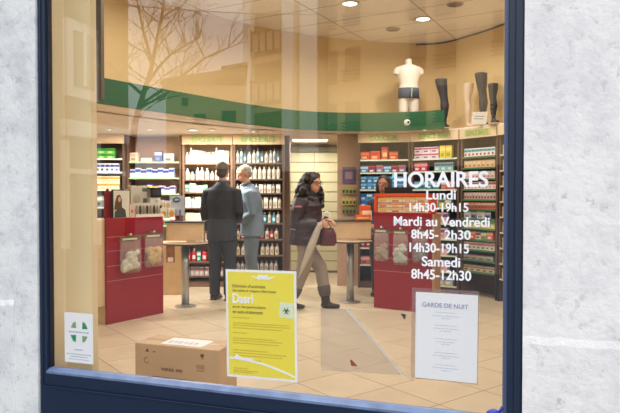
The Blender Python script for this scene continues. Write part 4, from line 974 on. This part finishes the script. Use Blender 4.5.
body.tube([(0, 0, .84), (0, 0, 1.0), (0, .01, 1.15), (0, .02, 1.3), (0, .03, 1.37)], [(.15, .1), (.13, .09), (.15, .1), (.16, .09), (.07, .06)], 18, ref=(0, 1, 0))
body.tube([(0, .03, 1.34), (0, .05, 1.42), (0, .07, 1.47)], [.055, .048, .05], 12)
hp = V((0, .09, 1.52)); Pw = head(body, hp, -.55, -.16, .98)
# arms: right (+x, camera side) and left
RS, RE, RW = V((.185, -.02, 1.3)), V((.235, -.1, 1.04)), V((.12, .19, 1.03))
LS, LE, LW = V((-.185, .02, 1.3)), V((-.21, .06, 1.06)), V((-.03, .27, 1.07))
for S_, E_, W0 in ((RS, RE, RW), (LS, LE, LW)): body.tube([S_, (S_ + E_) / 2, E_, (E_ + W0) / 2, W0], [.045, .042, .036, .032, .026], 12)
hand(body, RW, (-.25, 1, .05), (-1, -.1, 0), (0, 0, 1), 1.0, .95)
hand(body, LW, (.45, .7, -.1), (0, -.6, -1), (-1, 0, .5), .9, .95)
body.build('body', SKIN, wo, remesh=.0065, sm=4)
jk = MB()
jk.tube([(0, -.01, .78), (0, -.01, .86), (0, 0, .98), (0, .01, 1.12), (0, .02, 1.26), (0, .025, 1.34), (0, .03, 1.385)], [(.215, .2), (.215, .195), (.2, .175), (.21, .185), (.21, .165), (.165, .13), (.09, .09)], 24, ref=(0, 1, 0))
for S_, E_, W0 in ((RS, RE, RW), (LS, LE, LW)): jk.tube([S_ + V((-.04 * (1 if S_.x > 0 else -1), 0, .01)), (S_ + E_) / 2, E_, (E_ + W0) / 2, W0 - (W0 - E_) * .12], [.1, .092, .082, .07, .054], 16)
# quilting bands
for z in (.86, .96, 1.06, 1.16, 1.25): jk.tube([(0, 0, z - .035), (0, 0, z), (0, 0, z + .035)], [(.18, .15), (.228, .2), (.18, .15)], 24, ref=(0, 1, 0))
jk.build('jacket', JK, wo, remesh=.011, sm=4)
w = MB(); w.tube([(0, .035, 1.34), (0, .05, 1.4), (0, .055, 1.43)], [(.1, .095), (.088, .085), (.08, .08)], 20, ref=(0, 1, 0)); w.build('collar', mat('scarf_teal', srgb(30, 44, 44), .8, var=.2, vscale=30), wo, smooth=True)
w = MB(); w.box(.26, .29, -.08, .0, 1.235, 1.255); w.build('shoulder_flash', C(206, 130, 150), wo)
tr = MB()
for hx, an, kn in ((-.085, fa, kf), (.085, ra, kr)):
    top = an + (kn - an) * .42
    tr.tube([V((hx * .8, -.01, hipz + .03)), V((hx, .02, hipz - .18)), kn, (kn + top) / 2, top], [.115, .105, .082, .078, .074], 16)
tr.ell((0, -.01, hipz), (.17, .13, .1)); tr.build('trousers', TR, wo, remesh=.012, sm=4)
for nm_, an, kn in (('boot', fa, kf), ('boot', ra, kr)):
    w = MB(); d = (kn - an).normalized(); top = an + (kn - an) * .45
    w.tube([an + V((0, 0, -.03)), an + d * .06, top - d * .05], [(.052, .055), .055, .066], 16); w.ell(an + V((0, -.012, -.055)), (.044, .055, .036))
    w.tube([an + V((0, .0, -.05)), an + V((0, .09, -.058)), an + V((0, .17, -.066))], [(.046, .042), (.048, .034), (.034, .022)], 14)
    b_ = w.build(nm_, mat('boot_dark', srgb(44, 34, 34), .5), wo, remesh=.009, sm=3)
    w = MB(); w.tube([top - d * .12, top - d * .06, top, top + d * .015], [.066, .078, .082, .07], 18); w.build('fur_cuff', mat('grey_fur', srgb(96, 90, 88), .95, var=.3, vscale=60, bump=.02, bscale=120), b_, smooth=True)
# hair: long curly mass
w = MB(); rnd = random.Random(11)
w.ell(hp + V((0, -.035, .045)), (.105, .115, .1)); w.ell(hp + V((0, -.07, -.04)), (.12, .09, .15)); w.ell(hp + V((0, -.08, -.15)), (.14, .09, .1))
for k in range(130):
    a = rnd.uniform(PI * .99, PI * 2.01); zz = rnd.uniform(-.28, .1); r_ = .1 + .1 * min(1, max(0, (.1 - zz) / .2))
    w.ell(hp + V((r_ * math.cos(a), r_ * math.sin(a) * .95 - .01, zz)), [rnd.uniform(.022, .042)] * 3, seg=8, rings=6)
for k in range(50):
    sgn = rnd.choice((-1, 1)); zz = rnd.uniform(-.28, .0); w.ell(hp + V((sgn * rnd.uniform(.1, .16), rnd.uniform(-.08, .015 + .07 * (zz < -.13)), zz)), [rnd.uniform(.02, .034)] * 3, seg=8, rings=6)
Ry = Matrix.Rotation(-.5, 3, 'Z'); w.map(lambda p: hp + Ry @ (p - hp)); w.build('hair', HA_, wo, remesh=.009, sm=2)
face_bits(wo, Pw, HA_, .98)
w = MB()
for k in (-1, 1):
    w.tube([Pw(k * .034 + .025 * math.cos(a * PI / 8), .097, .012 + .018 * math.sin(a * PI / 8)) for a in range(17)], .0028, 6)
    w.tube([Pw(k * .058, .095, .018), Pw(k * .078, .04, .016), Pw(k * .082, -.01, .01)], .0028, 6)
w.tube([Pw(-.01, .1, .016), Pw(.01, .1, .016)], .0026, 6); w.build('glasses', BLACK, wo)
# umbrella, held at the handle, pointing down and back
um = thing('closed_umbrella', 'furled pale grey umbrella with white crook handle in the woman\'s hand', 'umbrella', (0, 0, 0), 0)
Mw = Matrix.Translation((xw, Yw, 0)) @ Matrix.Rotation(math.radians(-100), 4, 'Z')
grip = Mw @ (RW + V((-.02, .075, .0))); 
topu = at(321, 222, grip.y - .05); tip = at(298, 279, grip.y - .12)
d = (tip - topu).normalized(); up_ = -d
n = 9; w = MB(); L = (tip - topu).length
pts = [topu + d * L * q for q in (.0, .06, .2, .4, .6, .8, .93, 1)]
w.tube(pts, [.012, .03, .042, .045, .038, .026, .012, .006], 16)
w.map(lambda p: p + V((.004 * math.sin(p.z * 60), 0, 0))); um.location = topu
def rel(o): 
    for v in o.data.vertices: v.co -= topu
    return o
rel(w.build('canopy', mat('pale_canopy', srgb(186, 176, 162), .8, var=.1, vscale=14, bump=.01, bscale=20), um, smooth=True))
w = MB(); w.tube([topu + d * .02, topu + up_ * .06, topu + up_ * .1], .007, 8); rel(w.build('shaft', STEEL, um, smooth=True))
w = MB(); h0 = topu + up_ * .04; cr_ = []
sx = V((1, 0, 0)); sx = (sx - up_ * sx.dot(up_)).normalized()
cr_ += [h0, h0 + up_ * .05]
for a in range(0, 11): 
    an_ = PI * a / 10; cr_.append(h0 + up_ * (.06 + .035 * math.sin(an_)) + sx * (.035 - .035 * math.cos(an_)))
cr_.append(cr_[-1] - up_ * .02)
w.tube(cr_, .011, 10); rel(w.build('crook_handle', WHITE, um, smooth=True))
# hand bag
p = Mw @ V((-.07, .29, .74))
p = at(327.5, 244, Yw - .03)
t = thing('handbag', 'dark red leather handbag hanging in front of the woman with the umbrella', 'bag', (p.x, p.y, p.z - .02), .1)
w = MB(); w.tube([(0, 0, 0), (0, 0, .05), (0, 0, .14), (0, 0, .2), (0, 0, .22)], [(.09, .05), (.115, .07), (.105, .065), (.08, .045), (.05, .02)], 20, ref=(0, 1, 0)); w.build('pouch', mat('oxblood', srgb(92, 26, 40), .4, var=.2, vscale=14), t, smooth=True)
w = MB(); w.tube([(-.06, 0, .2), (-.05, 0, .27), (-.02, 0, .31), (.01, 0, .28), (.05, 0, .2)], .007, 8); w.build('strap', MATS['oxblood'], t, smooth=True)

# ---- man in dark suit, seen from behind
Ys = 7.95; xs = gx(222, Ys)
ms = thing('person', 'man in a dark suit with short grey hair, seen from behind by the shelves', 'person', (xs, Ys, 0), math.radians(-14))
SUIT = mat('dark_suit', srgb(44, 48, 56), .8, var=.12, vscale=5, bump=.006, bscale=20)
def standing(t, ht, hy, hpit, arms, skin, top_m, bot_m, shirt_len=.78, sh=.21, belly=.13, shoes=True, hipz=.92, lean=.0, hs=1.0, stance=.1, toeout=.05):
    k = ht / 1.78; b = MB(); hipz *= k
    z = lambda q: q * k
    ly = lambda q: lean * max(0, q - .95)
    for sx in (-1, 1):
        b.tube([(sx * .09, 0, hipz), (sx * .095, .01, z(.7)), (sx * stance, .015, z(.48)), (sx * stance, -.01, z(.3)), (sx * stance, -.02, z(.09))], [.085, .08, .055, .052, .036], 14)
        b.ell((sx * stance, .04, .05), (.04, .11, .035))
    b.tube([(0, 0, z(.88)), (0, 0, z(1.05)), (0, ly(1.25), z(1.25)), (0, ly(1.4), z(1.4)), (0, ly(1.47) + .01, z(1.47))], [(.15, .1), (.14, .1), (.17, .11), (.17, .1), (.07, .06)], 18, ref=(0, 1, 0))
    b.tube([(0, ly(1.46), z(1.44)), (0, ly(1.55) + .02, z(1.53)), (0, ly(1.6) + .03, z(1.58))], [.06, .056, .056], 12)
    hp = V((0, ly(1.66) + .04, z(1.655))); P = head(b, hp, hy, hpit, hs)
    tp = MB()
    tp.tube([(0, 0, z(shirt_len)), (0, -.005, z(.95)), (0, ly(1.1), z(1.1)), (0, ly(1.28), z(1.28)), (0, ly(1.4), z(1.4)), (0, ly(1.46), z(1.455)), (0, ly(1.5) + .01, z(1.5))],
            [(sh * .93, belly * 1.02), (sh * .9, belly * 1.02), (sh * .86, belly), (sh * .98, belly * 1.05), (sh * .84, belly * .92), (sh * .52, belly * .7), (.07, .07)], 24, ref=(0, 1, 0))
    for (S_, E_, W0, hd, hn, th_) in arms:
        S_, E_, W0 = V(S_) * k, V(E_) * k, V(W0) * k
        b.tube([S_, (S_ + E_) / 2, E_, (E_ + W0) / 2, W0], [.05, .047, .04, .036, .029], 12); hand(b, W0, hd, hn, th_, .5)
        tp.tube([S_ + V((-.05 * (1 if S_.x > 0 else -1), 0, .0)), S_, (S_ + E_) / 2, E_, (E_ + W0) / 2, W0 - (W0 - E_) * .06], [.07, .078, .07, .06, .054, .046], 16)
    b.build('body', skin, t, remesh=.0065, sm=4)
    tr = MB()
    for sx in (-1, 1): tr.tube([(sx * .08, 0, hipz), (sx * .1, .01, z(.7)), (sx * stance, .015, z(.48)), (sx * stance, -.01, z(.28)), (sx * stance, -.015, z(.06))], [.11, .1, .082, .075, .07], 16)
    tr.ell((0, 0, hipz), (.175, .125, .1)); tr.build('trousers', bot_m, t, remesh=.012, sm=4)
    for sx in (-1, 1):
        w = MB(); w.tube([(sx * stance, -.07, .045), (sx * (stance + .01), .05, .045), (sx * (stance + .02), .19, .03)], [(.045, .042), (.05, .042), (.038, .024)], 14); w.box(sx * stance - .04, sx * stance + .045, -.1, .17, 0, .018)
        w.build('shoe', BLACK, t, remesh=.009, sm=2)
    return P, hp, tp, k
P_, hp_, tp, k = standing(ms, 1.83, 0, 0, [((-.19, 0, 1.375), (-.235, -.02, 1.12), (-.215, .04, .87), (0, .1, -1), (.6, 1, 0), (.3, 1, 0)), ((.19, 0, 1.375), (.24, -.02, 1.13), (.16, .17, 1.0), (-.3, 1, .1), (-1, 0, -.2), (0, 0, 1))], SKIN, SUIT, SUIT, .76, .225, .14, stance=.1)
tp.build('jacket', SUIT, ms, remesh=.012, sm=4)
w = MB(); w.ell(hp_ + V((0, -.03, .035)), (.083, .094, .092)); w.ell(hp_ + V((0, -.055, -.03)), (.072, .062, .07)); w.build('hair', mat('grey_hair', srgb(84, 76, 74), .8, var=.2, vscale=60), ms, remesh=.008, sm=2)
w = MB(); w.tube([hp_ + V((0, -.03, -.15)), hp_ + V((0, -.03, -.115))], [.07, .066], 16); w.build('shirt_collar', C(120, 124, 140), ms, smooth=True)
face_bits(ms, P_, MATS['grey_hair'])
# ---- man in blue shirt, facing left
Yb = 8.4; xb_ = gx(252, Yb)
mb_ = thing('person', 'grey haired man in a loose blue-grey shirt and jeans facing the suited man', 'person', (xb_, Yb, 0), math.radians(98))
SH = mat('blue_shirt', srgb(116, 132, 146), .85, var=.1, vscale=6, bump=.012, bscale=14)
P_, hp_, tp, k = standing(mb_, 1.8, .3, -.35, [((-.19, .05, 1.38), (-.24, .0, 1.12), (-.12, .17, 1.0), (.2, 1, 0), (1, 0, -.2), (0, 0, 1)), ((.19, .05, 1.38), (.24, -.02, 1.12), (.2, .16, .98), (-.3, 1, -.1), (-1, 0, -.2), (0, 0, 1))], SKIN, SH, None, .8, .23, .165, lean=.1) if False else standing(mb_, 1.8, .3, -.35, [((-.19, .05, 1.38), (-.24, .0, 1.12), (-.12, .17, 1.0), (.2, 1, 0), (1, 0, -.2), (0, 0, 1)), ((.19, .05, 1.38), (.24, -.02, 1.12), (.2, .16, .98), (-.3, 1, -.1), (-1, 0, -.2), (0, 0, 1))], SKIN, SH, mat('grey_jeans', srgb(104, 116, 128), .85, var=.1, vscale=10, bump=.01, bscale=20), .8, .23, .165, lean=.1)
tp.build('shirt', SH, mb_, remesh=.012, sm=3)
Rh = Euler((-.35, 0, .3)).to_matrix()
w = MB(); w.ell(hp_ + Rh @ V((0, -.035, .042)), (.08, .085, .08), (-.35, 0, .3)); w.ell(hp_ + Rh @ V((0, -.06, -.02)), (.072, .055, .06)); w.build('hair', mat('silver_hair', srgb(160, 148, 140), .8, var=.15, vscale=60), mb_, remesh=.008, sm=2)
face_bits(mb_, P_, MATS['silver_hair'])
w = MB(); w.tube([hp_ + V((0, -.03, -.15)), hp_ + V((0, -.02, -.12))], [.078, .07], 16); w.build('shirt_collar', SH, mb_, smooth=True)
# ---- seller behind the counter
Yc = 8.28; xc = gx(384, Yc)
mc = thing('person', 'dark haired seller mostly hidden behind the orange display on the right counter', 'person', (xc, Yc, 0), math.radians(165))
SKD = mat('skin_tan', srgb(170, 112, 84), .55)
P_, hp_, tp, k = standing(mc, 1.63, -.2, -.1, [((-.18, .0, 1.38), (-.22, .0, 1.12), (-.14, .2, 1.05), (.2, 1, 0), (0, 0, -1), (1, 0, 0)), ((.18, .0, 1.38), (.22, 0, 1.12), (.14, .2, 1.05), (-.2, 1, 0), (0, 0, -1), (-1, 0, 0))], SKD, None, BLACK, .8, .2, .13)
tp.build('tunic', mat('dark_tunic', srgb(40, 44, 60), .8), mc, remesh=.013, sm=3)
w = MB(); w.ell(hp_ + V((0, -.035, .05)), (.098, .105, .09)); w.ell(hp_ + V((0, -.06, -.04)), (.1, .06, .12)); 
for s_ in (-1, 1): w.ell(hp_ + V((s_ * .085, -.005, -.03)), (.025, .045, .1))
w.build('hair', HA_, mc, remesh=.009, sm=2); face_bits(mc, P_, HA_)

# ------------------------------------------------------------------ the street behind the camera (seen mirrored in the glass)
PAVE = mat('asphalt', srgb(82, 82, 84), .9, var=.12, vscale=1)
w = MB(); n_ = FP(0, -.06, 0)
c0 = FP(-60, .25, 0); c1 = FP(60, .25, 0); c2 = FP(60, -90, 0); c3 = FP(-60, -90, 0)
w.prism([(p.x, p.y) for p in (c0, c1, c2, c3)], -.2, -.12); struct('pavement', w, PAVE)
class VPlane:
    """vertical plane given in the mirror's virtual space, point + direction"""
    def __init__(s, px, Y, d): s.P = at(px, 195, Y); s.P.z = 0; s.d = V((d[0], d[1], 0)).normalized(); s.n = V((s.d.y, -s.d.x, 0)); 
    def hit(s, px, py):
        d = ray(px, py); k = (s.P - CAM).dot(s.n) / d.dot(s.n); p = CAM + d * k; return (p - s.P).dot(s.d), p.z
    def w(s, a, b, z): return mirror(s.P + s.d * a + s.n * b + V((0, 0, z)))
def vbuild(mb, pl, name, m, parent=None, **k):
    """parts are built as x along plane, y depth off it (negative = toward virtual viewer side if n faces camera), z up; then mirrored"""
    mb.map(lambda p: pl.w(p.x, p.y, p.z) - (parent.location if parent else V((0, 0, 0)))); return mb.build(name, m, parent, flip=False, **k)
def rect(pl, x0, x1, y0, y1, b0, b1, mb=None):
    a, z1 = pl.hit(x0, y0); b, z0 = pl.hit(x1, y1); ym = None
    xm = (x0 + x1) / 2; z1 = pl.hit(xm, y0)[1]; z0 = pl.hit(xm, y1)[1]
    mb = mb or MB(); mb.box(min(a, b), max(a, b), b0, b1, z0, z1); return mb
ECR = mat('ochre_render', srgb(226, 196, 146), .9, var=.05, vscale=.5); ELT = mat('light_render', srgb(250, 246, 236), .9); EGL = mat('dark_window', srgb(50, 48, 46), .3); ERL = mat('rail_dark', srgb(60, 50, 40), .6)
# block of flats
pl = VPlane(352, 46, (-.792, .61)); sg = -1
cam_side = (CAM - pl.P).dot(pl.n); fs = 1 if cam_side > 0 else -1     # fs: side of plane facing the viewer
base = pl.w(0, 0, -.12); bf = thing('apartment_block', 'ochre block of flats with balconies reflected in the upper middle of the window', 'building', base)
a0, _ = pl.hit(247, 100); a1, _ = pl.hit(520, 100)
w = MB(); w.box(min(a0, a1), max(a0, a1), min(0, -fs * 9), max(0, -fs * 9), -.12, 22); vbuild(w, pl, 'walls', ECR, bf)
for (x0, x1) in ((247, 254.5), (285.5, 297), (303.5, 321)):
    w = MB(); a, _ = pl.hit(x0, 100); b, _ = pl.hit(x1, 100); w.box(min(a, b), max(a, b), min(0, fs * .5), max(0, fs * .5), -.12, 22); vbuild(w, pl, 'pilaster', ELT, bf)
w = MB(); a, _ = pl.hit(323, 100); b, _ = pl.hit(328.5, 100); w.box(min(a, b), max(a, b), min(0, fs * .6), max(0, fs * .6), -.12, 22); vbuild(w, pl, 'downpipe', mat('pipe_brown', srgb(90, 70, 60), .6), bf)
for (x0, x1, ys) in ((330.5, 337, ((-5, 30), (52, 84), (104, 136))), (346, 360, ((-8, 26), (47.5, 81), (101.5, 133))), (410, 426, ((-20, 20), (32.5, 70), (91, 126))), (437, 456, ((-26, 15), (25, 68), (85, 122))), (494, 503, ((10, 56), (76, 118)))):
    for (y0, y1) in ys:
        f_ = vbuild(rect(pl, x0, x1, y0, y1, min(0, fs * .08), max(0, fs * .08)), pl, 'window', EGL, bf)
        g_ = vbuild(rect(pl, x0, x1, y0, y0 + (y1 - y0) * .62, min(fs * .08, fs * .12), max(fs * .08, fs * .12)), pl, 'blind', mat('blind_grey', srgb(130, 110, 90), .7), bf)
        w = MB()
        for q in (.68, .78, .88, .97): rect(pl, x0 - 1, x1 + 1, y0 + (y1 - y0) * q, y0 + (y1 - y0) * q + 1.2, min(fs * .12, fs * .5), max(fs * .12, fs * .5), w)
        vbuild(w, pl, 'window_rail', ERL, bf)
for (y0, y1) in ((12, 55), (62, 105), (112, 150)):
    vbuild(rect(pl, 255, 285.5, y0, y1, min(0, fs * .06), max(0, fs * .06)), pl, 'balcony_recess', mat('recess_brown', srgb(120, 92, 60), .9), bf)
    vbuild(rect(pl, 255, 285.5, y0 + (y1 - y0) * .5, y1 - 4, min(fs * .3, fs * .5), max(fs * .3, fs * .5)), pl, 'balcony_panel', mat('balc', srgb(200, 180, 150), .7), bf)
    w = MB()
    for q in range(5): x = 255 + q * 7.3; rect(pl, x, x + 1.1, y0 + (y1 - y0) * .45, y1 - 2, min(fs * .5, fs * .6), max(fs * .5, fs * .6), w)
    rect(pl, 255, 285.5, y0 + (y1 - y0) * .44, y0 + (y1 - y0) * .48, min(fs * .5, fs * .65), max(fs * .5, fs * .65), w)
    vbuild(w, pl, 'balcony_rail', ERL, bf)
w = MB(); w.box(min(a0, a1) - .5, max(a0, a1), min(0, fs * .9), max(0, fs * .9), -.12, 3.3); vbuild(w, pl, 'added_shopfronts', mat('added_dark_band', srgb(48, 46, 44), .6), bf)  # dark band added so bright walls don't haze the lower glass
# low house with gable
pl = VPlane(205, 38, (.97, .12)); fs = 1 if (CAM - pl.P).dot(pl.n) > 0 else -1
base = pl.w(0, 0, -.12); bf = thing('low_house', 'low ochre house with shallow roof reflected left of the flats', 'building', base)
def zz(x, y): return pl.hit(x, y)
a, z1 = zz(166, 84); b, z2 = zz(246, 78)
w = MB(); w.box(a, b, min(0, -fs * 6), max(0, -fs * 6), -.12, min(z1, z2)); vbuild(w, pl, 'walls', ECR, bf)
w = MB(); w.box(a - 2, b, min(0, fs * .5), max(0, fs * .5), -.12, 3.0); vbuild(w, pl, 'added_low_wall', MATS['added_dark_band'], bf)  # invented low wall that keeps the reflection dark under the house
P4 = [zz(160, 84), zz(166, 80), zz(222, 72), zz(247, 71), zz(247, 76), zz(166, 90)]
w = MB(); w.vprism(P4, min(fs * .6, -fs * 6.2), max(fs * .6, -fs * 6.2)); vbuild(w, pl, 'roof', mat('roof_tan', srgb(150, 115, 80), .9), bf)
vbuild(rect(pl, 222.5, 246, 64, 76, min(-fs * 1, -fs * 5), max(-fs * 1, -fs * 5)), pl, 'roof_room', ECR, bf)
w = MB(); w.vprism([zz(221, 67.5), zz(221, 64.5), zz(248, 60), zz(248, 63)], min(-fs * .5, -fs * 5.4), max(-fs * .5, -fs * 5.4)); vbuild(w, pl, 'roof', MATS['roof_tan'], bf)
for (x0, x1, y0, y1) in ((194, 206, 114, 124), (222, 236, 111, 124), (182, 188, 98, 106)):
    vbuild(rect(pl, x0, x1, y0, y1, min(0, fs * .1), max(0, fs * .1)), pl, 'window', EGL, bf)
# street-side corner building on the left
pl = VPlane(129, 20, (.287, .958)); fs = 1 if (CAM - pl.P).dot(pl.n) > 0 else -1
base = pl.w(0, 0, -.12); bf = thing('corner_building', 'tan corner building with a stone framed window reflected at the left edge', 'building', base)
w = MB(); w.box(-17, 0, min(0, -fs * 7), max(0, -fs * 7), -.12, 12); vbuild(w, pl, 'walls', mat('dark_tan_render', srgb(104, 92, 74), .9), bf)  # one even dark tan over the whole building
def prect(x0, x1, yl, yr, hl, hr, o1, name, m):   # perspective strip between lines through (x0,yl..hl) (x1,yr..hr)
    a, zt = pl.hit(x0, yl); b, _ = pl.hit(x1, yr); zb_ = pl.hit(x0, hl)[1]
    w = MB(); w.box(min(a, b), max(a, b), min(0, fs * o1), max(0, fs * o1), min(zt, zb_), max(zt, zb_)); return vbuild(w, pl, name, m, bf)
prect(63, 94.5, 17, 30, 95, 100, .12, 'window_surround', ELT)
fw = prect(70, 90, 30, 40, 86, 90, .16, 'window', mat('win_tan', srgb(140, 120, 90), .5))
prect(78, 81, 30, 35, 86, 88, .2, 'window_mullion', ELT)
prect(60, 127, 119, 128, 135, 139, .25, 'cornice', ELT)
prect(60, 127, 168, 170, 173, 175, .2, 'string_course', ELT)
for x0 in (60, 92): prect(x0, x0 + 3.5, 140, 140, 260, 260, .2, 'pilaster', ELT)
# bare tree
BK = mat('bark', srgb(70, 52, 38), .9)
Yt_ = 14.0
t0 = at(134, 195, Yt_); t0.z = -.12
tr_ = thing('bare_tree', 'leafless street tree reflected in the upper left of the window', 'tree', mirror(t0))
w = MB(); rnd = random.Random(21)
trunk = [at(128, 240, Yt_), at(131, 160, Yt_), at(135, 122, Yt_), at(143, 95, Yt_), at(151, 70, Yt_), at(156, 45, Yt_), at(162, 15, Yt_), at(166, -15, Yt_), at(160, -60, Yt_)]
trunk[0] = V((trunk[1].x - .05, trunk[1].y, -.12))
w.tube([mirror(p) - tr_.location for p in trunk], [.13, .09, .072, .062, .052, .044, .034, .025, .01], 8)
w.build('trunk', BK, tr_, smooth=True)
br = MB()
def branch(p, d, L, r, lv):
    pts = [p]; q = p.copy(); dd = d.copy(); n = 4
    for i in range(n):
        dd = (dd + V((rnd.uniform(-.22, .22), rnd.uniform(-.22, .22), rnd.uniform(-.1, .22)))).normalized(); q = q + dd * L / n; pts.append(q.copy())
    br.tube([mirror(x) - tr_.location for x in pts], [r * (1 - .7 * i / n) for i in range(n + 1)], 5 if lv > 1 else 4, cap=False)
    if lv <= 0: return
    for i in range(3 if lv > 1 else 3):
        k = rnd.choice((2, 3, 4)) if i else 4; a = rnd.uniform(0, 2 * PI)
        nd = (dd + V((math.cos(a) * .85, math.sin(a) * .5, rnd.uniform(-.35, .6)))).normalized(); branch(pts[k], nd, L * rnd.uniform(.55, .8), max(.0035, r * .58), lv - 1)
for i, f in ((2, 0), (3, .1), (3, .6), (4, .2), (4, .5), (4, .8), (5, .1), (5, .4), (5, .7), (5, .9), (6, .3), (6, .6), (6, .9), (7, .3)):
    p = trunk[i].lerp(trunk[i + 1], f); a = rnd.choice((0, PI)) + rnd.uniform(-.8, .8)
    branch(p, V((math.cos(a), math.sin(a) * .5, .75)).normalized(), rnd.uniform(.75, 1.1), .019, 4)
# the long boughs to the right
for pts in ([(146, 85), (158, 68), (170, 55), (186, 45), (200, 37)], [(152, 65), (143, 30), (137, 0), (128, -20)], [(139, 108), (155, 100), (166, 94)], [(143, 95), (120, 75), (108, 62)], [(140, 105), (180, 78), (205, 58), (228, 48)]):
    P5 = [at(x, y, Yt_ + .3 * i) for i, (x, y) in enumerate(pts)]
    br.tube([mirror(x) - tr_.location for x in P5], [.04, .033, .026, .02, .014][:len(P5)], 6, cap=False)
    for k in range(1, len(P5)):
        for _ in range(3): branch(P5[k], V((rnd.uniform(-.5, .8), rnd.uniform(-.4, .4), rnd.uniform(.1, .9))).normalized(), rnd.uniform(.4, .7), .016, 2)
br.build('branches', BK, tr_)

c0 = mirror(at(20, -6, 15)); c1 = mirror(at(420, 12, 18)); w = MB(); w.tube([(c1 - c0) * (q / 12) - V((0, 0, .25 * math.sin(PI * q / 12))) for q in range(13)], .014, 6)
o = w.build('overhead_cable', ERL); o.location = c0; tag(o, 'thin dark overhead cable reflected across the top left of the window', 'cable')
# ------------------------------------------------------------------ world, camera, view
wd = bpy.data.worlds.new('overcast'); bpy.context.scene.world = wd; wd.use_nodes = True; nt = wd.node_tree
bg = nt.nodes['Background']; tc = nt.nodes.new('ShaderNodeTexCoord'); sx_ = nt.nodes.new('ShaderNodeSeparateXYZ'); rp = nt.nodes.new('ShaderNodeValToRGB')
rp.color_ramp.elements[0].position = 0; rp.color_ramp.elements[0].color = (.40, .41, .43, 1); rp.color_ramp.elements[1].position = 1; rp.color_ramp.elements[1].color = (.94, .97, 1, 1)
nt.links.new(tc.outputs['Generated'], sx_.inputs[0]); nt.links.new(sx_.outputs['Z'], rp.inputs[0]); nt.links.new(rp.outputs[0], bg.inputs['Color'])
bg.inputs['Strength'].default_value = 3.35
cam = bpy.data.cameras.new('camera'); co = bpy.data.objects.new('camera', cam); COL.objects.link(co)
cam.sensor_width = 36; cam.lens = 36 * F / 620; cam.clip_start = .05; cam.clip_end = 300
co.location = CAM; co.rotation_euler = (PI / 2 - PITCH, 0, 0)
sc = bpy.context.scene; sc.camera = co
sc.view_settings.view_transform = 'Standard'; sc.view_settings.look = 'None'; sc.view_settings.gamma = 1; sc.view_settings.exposure = 0.0
sc.cycles.max_bounces = 10; sc.cycles.transparent_max_bounces = 16; sc.cycles.diffuse_bounces = 4
sc.cycles.sample_clamp_indirect = 6
for o in bpy.data.objects:
    if o.get('label') and len(o['label'].split()) > 16: print('LONG', o['label'])
print('COUNTS', CNT, len(bpy.data.objects))
